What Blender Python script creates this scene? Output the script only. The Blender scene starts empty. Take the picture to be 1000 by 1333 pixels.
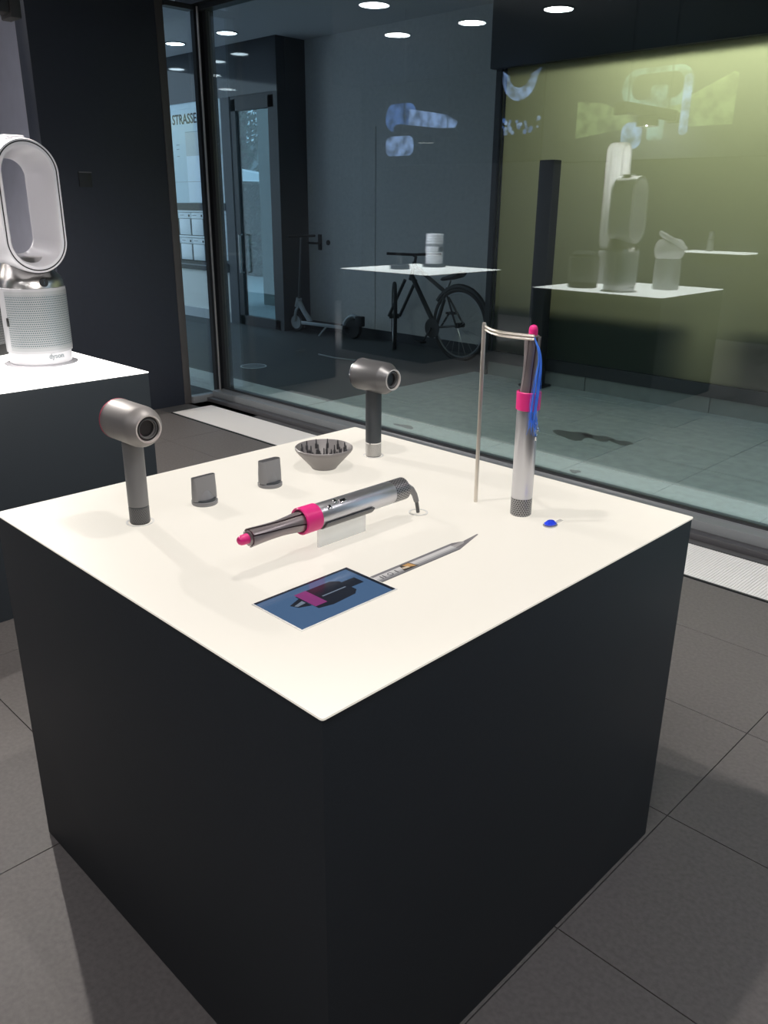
import bpy, bmesh, math, random
from mathutils import Vector, Matrix
random.seed(7)
PI = math.pi
SC = bpy.context.scene
COL = SC.collection

# ------------------------------------------------------------------ camera
def make_camera():
    cd = bpy.data.cameras.new('camera')
    cd.sensor_fit = 'VERTICAL'
    cd.sensor_height = 36.0
    cd.lens = 1071.8 / 1333.0 * 36.0
    cd.clip_start = 0.02
    cam = bpy.data.objects.new('camera', cd)
    COL.objects.link(cam)
    right = Vector((0.7104, 0.7038, 0.0082))
    down = Vector((0.2508, -0.2423, -0.9372))
    fwd = Vector((-0.6576, 0.6678, -0.3486))
    m = Matrix((right, -down, -fwd)).transposed()
    m = m.to_quaternion().to_matrix().to_4x4()
    m.translation = Vector((1.1486, -1.0547, 1.3878))
    cam.matrix_world = m
    SC.camera = cam
make_camera()

# ------------------------------------------------------------------ sky, exposure
world = bpy.data.worlds.new('overcast_sky')
SC.world = world
world.use_nodes = True
_bg = world.node_tree.nodes['Background']
_bg.inputs['Color'].default_value = (0.54, 0.67, 0.83, 1)
_bg.inputs['Strength'].default_value = 2.0
vs = SC.view_settings
vs.view_transform = 'Standard'
vs.look = 'None'
vs.exposure = 0.0
vs.gamma = 1.0
vs.use_curve_mapping = False

LAMP_POWER = 116.0        # pendant lamps over the plinths
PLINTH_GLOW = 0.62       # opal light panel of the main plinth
FAR_GLOW = 2.4          # opal light panels of the other plinths
DOWNLIGHT_GLOW = 48.0

# ------------------------------------------------------------------ materials
def mat(name, color, rough=0.5, metal=0.0, emit=None, estr=0.0, spec=0.5, alpha=1.0, trans=0.0, coat=0.0, noise=0.0, nscale=60.0, bump=0.0, bscale=200.0):
    m = bpy.data.materials.new(name)
    m.use_nodes = True
    nt = m.node_tree
    b = nt.nodes['Principled BSDF']
    b.inputs['Base Color'].default_value = (*color, 1)
    b.inputs['Roughness'].default_value = rough
    b.inputs['Metallic'].default_value = metal
    b.inputs['Specular IOR Level'].default_value = spec
    b.inputs['Alpha'].default_value = alpha
    b.inputs['Transmission Weight'].default_value = trans
    b.inputs['Coat Weight'].default_value = coat
    if emit:
        b.inputs['Emission Color'].default_value = (*emit, 1)
        b.inputs['Emission Strength'].default_value = estr
    if noise or bump:
        tc = nt.nodes.new('ShaderNodeTexCoord')
    if noise:
        n = nt.nodes.new('ShaderNodeTexNoise')
        n.inputs['Scale'].default_value = nscale
        n.inputs['Detail'].default_value = 6
        nt.links.new(tc.outputs['Object'], n.inputs['Vector'])
        r = nt.nodes.new('ShaderNodeMapRange')
        r.inputs['From Min'].default_value = 0.3
        r.inputs['From Max'].default_value = 0.7
        r.inputs['To Min'].default_value = 1 - noise
        r.inputs['To Max'].default_value = 1 + noise
        nt.links.new(n.outputs['Fac'], r.inputs['Value'])
        mx = nt.nodes.new('ShaderNodeVectorMath')
        mx.operation = 'SCALE'
        mx.inputs[0].default_value = color
        nt.links.new(r.outputs['Result'], mx.inputs['Scale'])
        nt.links.new(mx.outputs['Vector'], b.inputs['Base Color'])
    if bump:
        n2 = nt.nodes.new('ShaderNodeTexNoise')
        n2.inputs['Scale'].default_value = bscale
        nt.links.new(tc.outputs['Object'], n2.inputs['Vector'])
        bp = nt.nodes.new('ShaderNodeBump')
        bp.inputs['Strength'].default_value = bump
        bp.inputs['Distance'].default_value = 0.002
        nt.links.new(n2.outputs['Fac'], bp.inputs['Height'])
        nt.links.new(bp.outputs['Normal'], b.inputs['Normal'])
    return m

def dots_mat(name, base, hole, nu, nv, rad=0.32, rough=0.4, metal=0.0, v0=0.0, v1=1.0):
    """perforated sheet: staggered round holes laid out in the UV of the lathed shell"""
    m = mat(name, base, rough, metal)
    nt = m.node_tree
    b = nt.nodes['Principled BSDF']
    N = lambda t: nt.nodes.new(t)
    def M(op, a, c=None):
        n = N('ShaderNodeMath'); n.operation = op
        for i, v in enumerate((a, c)):
            if v is None: continue
            if isinstance(v, (int, float)): n.inputs[i].default_value = v
            else: nt.links.new(v, n.inputs[i])
        return n.outputs[0]
    uv = N('ShaderNodeUVMap')
    sep = N('ShaderNodeSeparateXYZ')
    nt.links.new(uv.outputs['UV'], sep.inputs[0])
    v = M('MULTIPLY', sep.outputs['Y'], nv)
    row = M('FLOOR', v)
    odd = M('MULTIPLY', M('MODULO', row, 2.0), 0.5)
    u = M('ADD', M('MULTIPLY', sep.outputs['X'], nu), odd)
    du = M('SUBTRACT', M('FRACT', u), 0.5)
    dv = M('SUBTRACT', M('FRACT', v), 0.5)
    d = M('SQRT', M('ADD', M('MULTIPLY', du, du), M('MULTIPLY', dv, dv)))
    mask = M('LESS_THAN', d, rad)
    mask = M('MULTIPLY', mask, M('GREATER_THAN', sep.outputs['Y'], v0))
    mask = M('MULTIPLY', mask, M('LESS_THAN', sep.outputs['Y'], v1))
    mix = N('ShaderNodeMix'); mix.data_type = 'RGBA'
    nt.links.new(mask, mix.inputs['Factor'])
    mix.inputs['A'].default_value = (*base, 1)
    mix.inputs['B'].default_value = (*hole, 1)
    nt.links.new(mix.outputs['Result'], b.inputs['Base Color'])
    bp = N('ShaderNodeBump'); bp.invert = True
    bp.inputs['Distance'].default_value = 0.001
    nt.links.new(mask, bp.inputs['Height'])
    nt.links.new(bp.outputs['Normal'], b.inputs['Normal'])
    nt.links.new(M('MULTIPLY', M('SUBTRACT', 1.0, mask), metal), b.inputs['Metallic'])
    return m

def glass_mat(name, tint, refl, rough=0.0):
    m = bpy.data.materials.new(name)
    m.use_nodes = True
    nt = m.node_tree
    nt.nodes.remove(nt.nodes['Principled BSDF'])
    out = nt.nodes['Material Output']
    tr = nt.nodes.new('ShaderNodeBsdfTransparent')
    tr.inputs['Color'].default_value = (*tint, 1)
    gl = nt.nodes.new('ShaderNodeBsdfGlossy')
    gl.inputs['Roughness'].default_value = rough
    gl.inputs['Color'].default_value = (0.92, 0.97, 1.0, 1)
    lw = nt.nodes.new('ShaderNodeLayerWeight')
    lw.inputs['Blend'].default_value = 0.5
    p = nt.nodes.new('ShaderNodeMath'); p.operation = 'POWER'
    nt.links.new(lw.outputs['Facing'], p.inputs[0]); p.inputs[1].default_value = 4
    ml = nt.nodes.new('ShaderNodeMath'); ml.operation = 'MULTIPLY_ADD'
    nt.links.new(p.outputs[0], ml.inputs[0])
    ml.inputs[1].default_value = 1 - refl
    ml.inputs[2].default_value = refl
    ml.use_clamp = True
    mx = nt.nodes.new('ShaderNodeMixShader')
    nt.links.new(ml.outputs[0], mx.inputs['Fac'])
    nt.links.new(tr.outputs[0], mx.inputs[1])
    nt.links.new(gl.outputs[0], mx.inputs[2])
    nt.links.new(mx.outputs[0], out.inputs['Surface'])
    return m

M_ = {}
M_['floor'] = mat('dark_floor_tile', (0.146, 0.134, 0.131), 0.55, noise=0.14, nscale=90, bump=0.15, bscale=400)
M_['joint'] = mat('floor_joint', (0.04, 0.04, 0.04), 0.9)
M_['black_wall'] = mat('charcoal_wall', (0.021, 0.026, 0.041), 0.6, noise=0.05, nscale=30)
M_['shop_dark'] = mat('dark_shop_wall', (0.02, 0.02, 0.023), 0.7)
M_['blue_wall'] = mat('blue_grey_wall', (0.60, 0.61, 0.72), 0.7, noise=0.04, nscale=8)
M_['plinth'] = mat('black_laminate', (0.030, 0.036, 0.043), 0.5, spec=0.25, noise=0.06, nscale=300)
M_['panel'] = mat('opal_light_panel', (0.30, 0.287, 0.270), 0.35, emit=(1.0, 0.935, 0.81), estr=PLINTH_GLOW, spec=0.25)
M_['panel_far'] = mat('opal_light_panel_bright', (0.36, 0.36, 0.35), 0.35, emit=(1.0, 0.97, 0.92), estr=FAR_GLOW, spec=0.25)
M_['grey_satin'] = mat('satin_iron_grey', (0.27, 0.255, 0.25), 0.48, 0.3)
M_['grey_satin_dark'] = mat('satin_dark_nickel', (0.14, 0.14, 0.145), 0.38, 0.45)
M_['handle_grey'] = mat('grey_handle_lacquer', (0.20, 0.20, 0.205), 0.42, 0.2)
M_['handle_dark'] = mat('dark_handle_lacquer', (0.045, 0.052, 0.06), 0.42, 0.1)
M_['black'] = mat('black_plastic', (0.012, 0.012, 0.013), 0.35)
M_['matte_black'] = mat('matte_black_metal', (0.010, 0.010, 0.011), 0.6)
M_['light_trap'] = mat('skirt_light_trap', (0.0015, 0.0015, 0.0015), 1.0, spec=0.0)
M_['pale_ring'] = mat('pale_outlet_ring', (0.62, 0.58, 0.56), 0.3, 0.3)
M_['chrome'] = mat('chrome', (0.8, 0.8, 0.82), 0.12, 1.0)
M_['silver'] = mat('satin_silver', (0.60, 0.60, 0.635), 0.33, 0.9)
M_['steel'] = mat('brushed_steel', (0.55, 0.54, 0.53), 0.28, 1.0)
M_['nickel_rod'] = mat('satin_nickel_rod', (0.72, 0.67, 0.61), 0.35, 0.85)
M_['pink'] = mat('fuchsia_plastic', (0.80, 0.025, 0.23), 0.38)
M_['red_ring'] = mat('fuchsia_rear_ring', (0.55, 0.03, 0.10), 0.4)
M_['barrel'] = mat('grey_barrel_metal', (0.30, 0.26, 0.27), 0.32, 0.6)
M_['slot'] = mat('dark_barrel_core', (0.07, 0.015, 0.03), 0.6)
M_['plastic_grey'] = mat('grey_attachment_plastic', (0.23, 0.23, 0.24), 0.40, 0.1)
M_['plastic_grey2'] = mat('grey_diffuser_plastic', (0.25, 0.235, 0.235), 0.42, 0.1)
M_['prong'] = mat('dark_prong_plastic', (0.06, 0.06, 0.065), 0.45)
M_['white'] = mat('white_gloss_plastic', (0.68, 0.67, 0.71), 0.28)
M_['white_rim'] = mat('white_cable_ring', (0.8, 0.79, 0.76), 0.4)
M_['acrylic'] = mat('clear_acrylic', (0.86, 0.90, 0.92), 0.12, alpha=0.42)
M_['cable'] = mat('grey_cable', (0.10, 0.10, 0.105), 0.5)
M_['hair_blue'] = mat('blue_hair_fibre', (0.08, 0.27, 0.95), 0.4)
M_['gem'] = mat('blue_crystal', (0.03, 0.08, 1.0), 0.05, 0.0, spec=1.0, coat=1.0, emit=None)
M_['strip_white'] = mat('white_grille_metal', (0.95, 0.92, 0.905), 0.5)
M_['frame_grey'] = mat('grey_aluminium_frame', (0.20, 0.215, 0.23), 0.45, 0.1)
M_['frame_brown'] = mat('taupe_door_frame', (0.075, 0.07, 0.072), 0.5, 0.1)
M_['frame_dark'] = mat('dark_window_frame', (0.02, 0.023, 0.027), 0.45)
M_['glass'] = glass_mat('window_glass', (0.90, 0.965, 0.96), 0.125)
M_['glass_side'] = glass_mat('side_glass', (0.88, 0.95, 0.96), 0.07)
M_['glass_door'] = glass_mat('door_glass', (0.62, 0.74, 0.78), 0.05)
M_['asphalt'] = mat('dark_driveway', (0.055, 0.062, 0.066), 0.7, noise=0.15, nscale=40, bump=0.2)
M_['paver'] = mat('grey_stone_paver', (0.39, 0.43, 0.41), 0.6, noise=0.12, nscale=14, bump=0.1)
M_['paver_pale'] = mat('pale_stone_paver', (0.60, 0.66, 0.63), 0.6, noise=0.10, nscale=25, bump=0.15)
M_['stain'] = mat('wet_stain', (0.10, 0.115, 0.11), 0.35)
M_['passage_wall'] = mat('passage_render', (0.55, 0.55, 0.545), 0.85, noise=0.06, nscale=25)
M_['passage_ceiling'] = mat('passage_ceiling_render', (0.58, 0.59, 0.62), 0.9)
M_['facade'] = mat('dark_facade_metal', (0.022, 0.026, 0.032), 0.5)
M_['facade_gloss'] = mat('glossy_dark_facade', (0.022, 0.026, 0.032), 0.06, spec=0.5)
M_['board'] = mat('pale_notice_board', (0.54, 0.70, 0.77), 0.3)
M_['board_light'] = mat('pale_notice_sheet', (0.72, 0.86, 0.95), 0.35)
M_['board_grey'] = mat('grey_notice_sheet', (0.52, 0.60, 0.63), 0.4)
M_['ink'] = mat('black_print', (0.01, 0.012, 0.016), 0.5)
M_['ink_grey'] = mat('grey_print', (0.30, 0.34, 0.36), 0.5)
M_['mailbox'] = mat('white_mailbox', (0.74, 0.84, 0.88), 0.35)
M_['lower_wall'] = mat('white_dado', (0.78, 0.82, 0.78), 0.7)
M_['lower_base'] = mat('grey_dado_base', (0.48, 0.52, 0.53), 0.7)
M_['leaf'] = mat('dark_green_leaf', (0.05, 0.085, 0.055), 0.6)
M_['bark'] = mat('bark', (0.05, 0.045, 0.04), 0.8)
M_['yard'] = mat('yard_paving', (0.42, 0.46, 0.47), 0.7, noise=0.08, nscale=6)
M_['column'] = mat('grey_green_column', (0.20, 0.24, 0.22), 0.8)
M_['canvas'] = mat('white_canvas', (0.85, 0.88, 0.92), 0.7)
M_['scooter_grey'] = mat('pale_grey_scooter_paint', (0.33, 0.36, 0.38), 0.45, 0.2)
M_['bike_black'] = mat('black_bicycle_paint', (0.010, 0.012, 0.013), 0.4)
M_['rubber'] = mat('black_rubber', (0.008, 0.008, 0.009), 0.7)
M_['cover_iron'] = mat('manhole_iron', (0.16, 0.18, 0.19), 0.5, 0.4)
M_['fan_grille'] = dots_mat('fan_perforated_shroud', (0.40, 0.41, 0.43), (0.08, 0.125, 0.135), 110, 27, 0.33, 0.38, 0.35, 0.06, 0.94)
M_['fan_frame'] = mat('fan_shroud_frame', (0.48, 0.48, 0.505), 0.35, 0.2)
M_['cage'] = dots_mat('perforated_filter_cage', (0.34, 0.34, 0.35), (0.03, 0.03, 0.033), 26, 9, 0.34, 0.35, 0.7)
M_['cage_dark'] = dots_mat('dark_filter_cage', (0.135, 0.135, 0.14), (0.03, 0.03, 0.033), 30, 10, 0.30, 0.4, 0.3)
M_['cage_silver'] = dots_mat('silver_filter_cage', (0.55, 0.54, 0.53), (0.22, 0.21, 0.21), 34, 14, 0.28, 0.3, 0.7)
M_['lens'] = mat('lamp_lens', (0.9, 0.9, 0.9), 0.3, emit=(1.0, 0.96, 0.9), estr=6.0)
M_['downlight'] = mat('downlight_lens', (0.9, 0.9, 0.9), 0.3, emit=(1.0, 0.97, 0.98), estr=DOWNLIGHT_GLOW)
M_['downlight_cool'] = mat('cool_downlight_lens', (0.9, 0.9, 0.9), 0.3, emit=(0.78, 0.88, 1.0), estr=16.0)
M_['led_blue'] = mat('blue_led', (0.1, 0.1, 0.9), 0.3, emit=(0.10, 0.16, 1.0), estr=4.5)

# ------------------------------------------------------------------ mesh builder
class MB:
    def __init__(self):
        self.bm = bmesh.new()
        self.uv = self.bm.loops.layers.uv.new('UVMap')
    def box(self, x0, x1, y0, y1, z0, z1, bevel=0.0, mtx=None):
        bm = self.bm
        vs = [bm.verts.new((x, y, z)) for x in (x0, x1) for y in (y0, y1) for z in (z0, z1)]
        idx = ((0, 1, 3, 2), (4, 6, 7, 5), (0, 4, 5, 1), (2, 3, 7, 6), (0, 2, 6, 4), (1, 5, 7, 3))
        fs = [bm.faces.new([vs[i] for i in f]) for f in idx]
        if bevel:
            es = list({e for f in fs for e in f.edges})
            r = bmesh.ops.bevel(bm, geom=es, offset=bevel, segments=2, profile=0.5, affect='EDGES')
            vs = list({v for f in r['faces'] for v in f.verts} | {v for v in vs if v.is_valid})
        if mtx is not None:
            bmesh.ops.transform(bm, matrix=mtx, verts=[v for v in vs if v.is_valid])
        return self
    def lathe(self, prof, n=32, mtx=None, close_start=True, close_end=True):
        """prof: (radius, z) pairs from bottom to top, turned about z"""
        bm = self.bm
        L = [0.0]
        for a, b in zip(prof, prof[1:]):
            L.append(L[-1] + math.hypot(a[0] - b[0], a[1] - b[1]))
        rings = []
        T = mtx or Matrix()
        for r, z in prof:
            rings.append([bm.verts.new(T @ Vector((r * math.cos(2 * PI * k / n), r * math.sin(2 * PI * k / n), z))) for k in range(n)])
        for i in range(len(rings) - 1):
            for k in range(n):
                k2 = (k + 1) % n
                f = bm.faces.new((rings[i][k], rings[i][k2], rings[i + 1][k2], rings[i + 1][k]))
                for lp, (u, v) in zip(f.loops, ((k / n, L[i]), ((k + 1) / n, L[i]), ((k + 1) / n, L[i + 1]), (k / n, L[i + 1]))):
                    lp[self.uv].uv = (u, v / L[-1])
        if close_start: bm.faces.new(rings[0][::-1])
        if close_end: bm.faces.new(rings[-1])
        return self
    def tube(self, pts, r, n=10, closed=False, caps=True):
        bm = self.bm
        P = [Vector(p) for p in pts]
        m = len(P)
        rad = r if isinstance(r, (list, tuple)) else [r] * m
        rings = []
        up = None
        for i in range(m):
            if closed: t = (P[(i + 1) % m] - P[i - 1])
            else: t = P[min(i + 1, m - 1)] - P[max(i - 1, 0)]
            t.normalize()
            if up is None:
                up = Vector((0, 0, 1)) if abs(t.z) < 0.9 else Vector((1, 0, 0))
            a = up - t * up.dot(t); a.normalize(); up = a
            b = t.cross(a)
            rings.append([bm.verts.new(P[i] + rad[i] * (a * math.cos(2 * PI * k / n) + b * math.sin(2 * PI * k / n))) for k in range(n)])
        for i in range(m if closed else m - 1):
            A, B = rings[i], rings[(i + 1) % m]
            for k in range(n):
                bm.faces.new((A[k], A[(k + 1) % n], B[(k + 1) % n], B[k]))
        if caps and not closed:
            bm.faces.new(rings[0][::-1]); bm.faces.new(rings[-1])
        return self
    def loft(self, loops, cap0=True, cap1=True):
        bm = self.bm
        R = [[bm.verts.new(p) for p in lp] for lp in loops]
        n = len(R[0])
        for A, B in zip(R, R[1:]):
            for k in range(n):
                bm.faces.new((A[k], A[(k + 1) % n], B[(k + 1) % n], B[k]))
        if cap0: bm.faces.new(R[0][::-1])
        if cap1: bm.faces.new(R[-1])
        return self
    def prism(self, poly, z0, z1):
        return self.loft([[(x, y, z0) for x, y in poly], [(x, y, z1) for x, y in poly]])
    def quad(self, pts):
        self.bm.faces.new([self.bm.verts.new(p) for p in pts])
        return self
    def build(self, name, material, parent=None, sharp=32, loc=None):
        bm = self.bm
        bmesh.ops.recalc_face_normals(bm, faces=bm.faces[:])
        me = bpy.data.meshes.new(name)
        bm.to_mesh(me); bm.free()
        me.materials.append(material)
        me.polygons.foreach_set('use_smooth', [True] * len(me.polygons))
        me.set_sharp_from_angle(angle=math.radians(sharp))
        o = bpy.data.objects.new(name, me)
        COL.objects.link(o)
        if parent: o.parent = parent
        if loc: o.location = loc
        return o

def box(name, x0, x1, y0, y1, z0, z1, m, parent=None, bevel=0.0):
    return MB().box(x0, x1, y0, y1, z0, z1, bevel).build(name, m, parent)

def thing(name, label, cat, loc=(0, 0, 0), rz=0.0, group=None):
    o = bpy.data.objects.new(name, None)
    o.empty_display_size = 0.05
    COL.objects.link(o)
    o.location = loc
    o.rotation_euler = (0, 0, rz)
    o['label'] = label; o['category'] = cat
    if group: o['group'] = group
    return o
def tag(o, label, cat, group=None):
    o['label'] = label; o['category'] = cat
    if group: o['group'] = group
    return o
def struct(o, label=None):
    o['kind'] = 'structure'
    if label: o['label'] = label
    return o
def sempty(name, label=None):
    o = bpy.data.objects.new(name, None)
    COL.objects.link(o)
    return struct(o, label)
def dup(root, loc, label, rz=None):
    r = root.copy(); COL.objects.link(r); r.location = loc
    r['label'] = label
    if rz is not None: r.rotation_euler = (0, 0, rz)
    for ch in list(root.children):
        c = ch.copy(); COL.objects.link(c); c.parent = r
        for g in list(ch.children):
            d = g.copy(); COL.objects.link(d); d.parent = c
    return r
def text(name, body, size, m, parent, mtx, extrude=0.0006, align='LEFT', sx=1.0):
    cu = bpy.data.curves.new(name, 'FONT')
    cu.body = body; cu.size = size; cu.extrude = extrude; cu.align_x = align
    cu.resolution_u = 3
    cu.offset = size * 0.014
    cu.materials.append(m)
    o = bpy.data.objects.new(name, cu)
    COL.objects.link(o)
    me = bpy.data.meshes.new_from_object(o)
    bpy.data.objects.remove(o)
    me.name = name
    if not me.materials: me.materials.append(m)
    o = bpy.data.objects.new(name, me)
    COL.objects.link(o)
    if parent: o.parent = parent
    o.matrix_local = mtx @ Matrix.Diagonal((sx, 1, 1, 1))
    return o
def axis_x(loc=(0, 0, 0)):   # turns lathe z axis to +x
    return Matrix.Translation(loc) @ Matrix.Rotation(PI / 2, 4, 'Y')
def axis_y(loc=(0, 0, 0)):   # lathe z axis to +y
    return Matrix.Translation(loc) @ Matrix.Rotation(-PI / 2, 4, 'X')

H = 0.8013     # top of the display plinths

# ================================================================== SHOP SHELL
floor = struct(box('floor', -4.25, 2.6, -3.3, 2.56, -0.06, -0.004, M_['joint']), 'dark grey tiled shop floor')
box('floor_slab', -8.6, -4.25, -3.3, 2.17, -0.06, -0.004, M_['joint'], floor)
tile_mesh = None
for i in range(-9, 4):
    for j in range(-7, 5):
        x0 = -0.445 + 0.95 * i; y0 = -0.357 + 0.475 * j
        x1 = x0 + 0.95; y1 = y0 + 0.475
        full = True
        if x0 < -8.6 or x1 > 2.6 or y0 < -3.3 or y1 > 1.95: full = False
        cx0, cx1, cy0, cy1 = max(x0, -8.6), min(x1, 2.6), max(y0, -3.3), min(y1, 1.945)
        if cx1 - cx0 < 0.02 or cy1 - cy0 < 0.02: continue
        if full:
            if tile_mesh is None:
                t = box('floor_tile', 0, 0.9472, 0, 0.4722, -0.004, 0.0, M_['floor'], floor)
                tile_mesh = t.data
            else:
                t = bpy.data.objects.new('floor_tile', tile_mesh); COL.objects.link(t); t.parent = floor
            t.location = (x0 + 0.0014, y0 + 0.0014, 0)
        else:
            box('floor_tile', cx0 + 0.0014, cx1 - 0.0014, cy0 + 0.0014, cy1 - 0.0014, -0.004, 0.0, M_['floor'], floor)
box('floor_border', -4.1, 2.6, 2.285, 2.56, -0.004, 0.0, mat('dark_border_tile', (0.10, 0.10, 0.105), 0.5, noise=0.1), floor)
box('floor_border', -4.1, -3.935, 1.945, 2.285, -0.004, 0.0, bpy.data.materials['dark_border_tile'], floor)

struct(box('wall_back', -8.75, 2.75, -3.45, -3.3, 0, 3.05, M_['shop_dark']), 'dark shop wall opposite the window')
struct(box('wall_right', 2.6, 2.75, -3.3, 2.6, 0, 3.05, M_['shop_dark']), 'dark side wall of the shop')
struct(box('wall_far_left', -8.75, -8.6, -3.3, 2.17, 0, 3.05, M_['shop_dark']), 'dark wall at the far end of the shop')
struct(box('wall_front', -8.6, -4.25, 2.02, 2.17, 0, 3.05, M_['blue_wall']), 'blue-grey shop front wall behind the charcoal partition')
cl = struct(box('ceiling', -4.25, 2.75, -3.45, 2.6, 3.0, 3.1, M_['shop_dark']), 'dark shop ceiling')
box('ceiling_slab', -8.75, -4.25, -3.45, 2.17, 3.0, 3.1, M_['shop_dark'], cl)
wl = struct(box('wall_left', -4.25, -4.1, 1.325, 2.17, 0, 3.0, M_['black_wall'], bevel=0.002), 'charcoal partition wall left of the glass door')
struct(box('trim_1', -4.25, 2.6, 2.42, 2.58, 2.6, 3.0, M_['frame_dark']), 'dark beam above the shop window')
# blank cover plate on the charcoal wall
cp = thing('cover_plate', 'small dark square wall plate on the charcoal wall', 'switch plate', (-4.098, 1.578, 1.525))
MB().box(0, 0.006, -0.042, 0.042, -0.042, 0.042, 0.001).build('plate', mat('dark_plate', (0.016, 0.017, 0.02), 0.45), cp)
MB().box(0.0, 0.012, -0.042, 0.042, 0.040, 0.047).build('ledge', mat('plate_ledge', (0.12, 0.12, 0.13), 0.4), cp)
lp = thing('skirting_outlet', 'low dark cover plate near the floor on the charcoal wall', 'cover plate', (-4.098, 1.72, 0.26))
MB().box(0, 0.006, -0.06, 0.06, -0.03, 0.03, 0.001).build('plate', bpy.data.materials['dark_plate'], lp)
MB().box(0.002, 0.010, -0.05, 0.05, 0.012, 0.018).build('slot', bpy.data.materials['plate_ledge'], lp)

# white floor grille in front of the window
gr = thing('floor_grille', 'long white ribbed floor grille with black edges before the shop window', 'grille')
for a, b in ((1.947, 1.957), (2.283, 2.293)):
    box('edge_rail', -3.93, 2.6, a, b, -0.003, 0.0045, M_['frame_dark'], gr)
mb = MB()
n_sl = int((2.6 + 3.93) / 0.012)
for k in range(n_sl):
    x = -3.93 + 0.012 * k
    mb.box(x + 0.0008, x + 0.0112, 1.957, 2.283, -0.003, 0.004)
s = mb.build('slats', M_['strip_white'], gr); s['kind'] = 'stuff'

# main window
w1 = sempty('window_1', 'large shop window pane')
box('sill', -4.08, 2.6, 2.40, 2.58, 0.0, 0.075, M_['frame_grey'], w1, 0.004)
box('sill_step', -4.08, 2.6, 2.345, 2.405, 0.0, 0.03, mat('dark_sill_step', (0.07, 0.07, 0.078), 0.5), w1, 0.003)
box('glazing_bead', -4.02, 2.6, 2.478, 2.494, 0.075, 0.094, M_['frame_dark'], w1)
box('chrome_bead', -4.02, 2.6, 2.470, 2.478, 0.075, 0.083, M_['chrome'], w1)
box('pane', -4.03, 2.6, 2.496, 2.506, 0.075, 2.6, M_['glass'], w1)
box('head_frame', -4.1, 2.6, 2.46, 2.54, 2.57, 2.6, M_['frame_dark'], w1)
box('corner_post', -4.115, -4.075, 2.44, 2.54, 0.0, 2.6, M_['frame_dark'], w1)
box('corner_post', -4.045, -4.005, 2.485, 2.545, 0.0, 2.6, M_['frame_dark'], w1)
MB().tube([(-4.05, 2.452, 0.01), (-4.05, 2.452, 2.59)], 0.008, 10).build('chrome_pole', M_['steel'], w1)
# side pane
w2 = sempty('window_2', 'narrow side pane beside the charcoal wall')
box('jamb', -4.2, -4.096, 2.17, 2.226, 0.0, 2.6, M_['frame_brown'], w2, 0.002)
box('sill', -4.14, -4.07, 2.226, 2.44, 0.0, 0.05, mat('pale_sill', (0.22, 0.23, 0.25), 0.4, 0.2), w2, 0.003)
box('head_frame', -4.14, -4.07, 2.226, 2.44, 2.57, 2.6, M_['frame_dark'], w2)
box('pane', -4.112, -4.104, 2.226, 2.445, 0.05, 2.58, M_['glass_side'], w2)

# ================================================================== DISPLAY PLINTHS
def plinth(cx, cy, hx, hy, label, panel_mat, holes=()):
    t = thing('display_plinth', label, 'display table', (cx, cy, 0), 0, 'black display plinths')
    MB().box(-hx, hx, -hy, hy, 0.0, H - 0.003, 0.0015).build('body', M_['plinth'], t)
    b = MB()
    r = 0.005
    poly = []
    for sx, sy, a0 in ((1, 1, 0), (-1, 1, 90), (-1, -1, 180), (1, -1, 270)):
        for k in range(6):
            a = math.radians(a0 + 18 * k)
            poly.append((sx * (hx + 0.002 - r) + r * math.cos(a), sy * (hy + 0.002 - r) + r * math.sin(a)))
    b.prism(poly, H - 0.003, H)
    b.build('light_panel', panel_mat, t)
    for hx_, hy_, rad in holes:
        m = MB().lathe([(rad, 0), (rad, 0.0012), (rad - 0.004, 0.0012), (rad - 0.004, 0.0002)], 36, Matrix.Translation((hx_, hy_, H)), False, False)
        m.build('cable_ring', M_['white_rim'], t)
    return t
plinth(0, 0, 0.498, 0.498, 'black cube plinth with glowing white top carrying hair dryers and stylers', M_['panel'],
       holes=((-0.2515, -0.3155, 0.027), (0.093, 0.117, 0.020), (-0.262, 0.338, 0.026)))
plinth(-2.16, 0, 0.54, 0.5, 'black plinth with glowing top carrying the white looped fan', M_['panel_far'])
plinth(-4.585, -0.26, 0.575, 0.55, 'black plinth mirrored in the window with silver cylinder on its top', M_['panel_far'])

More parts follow.
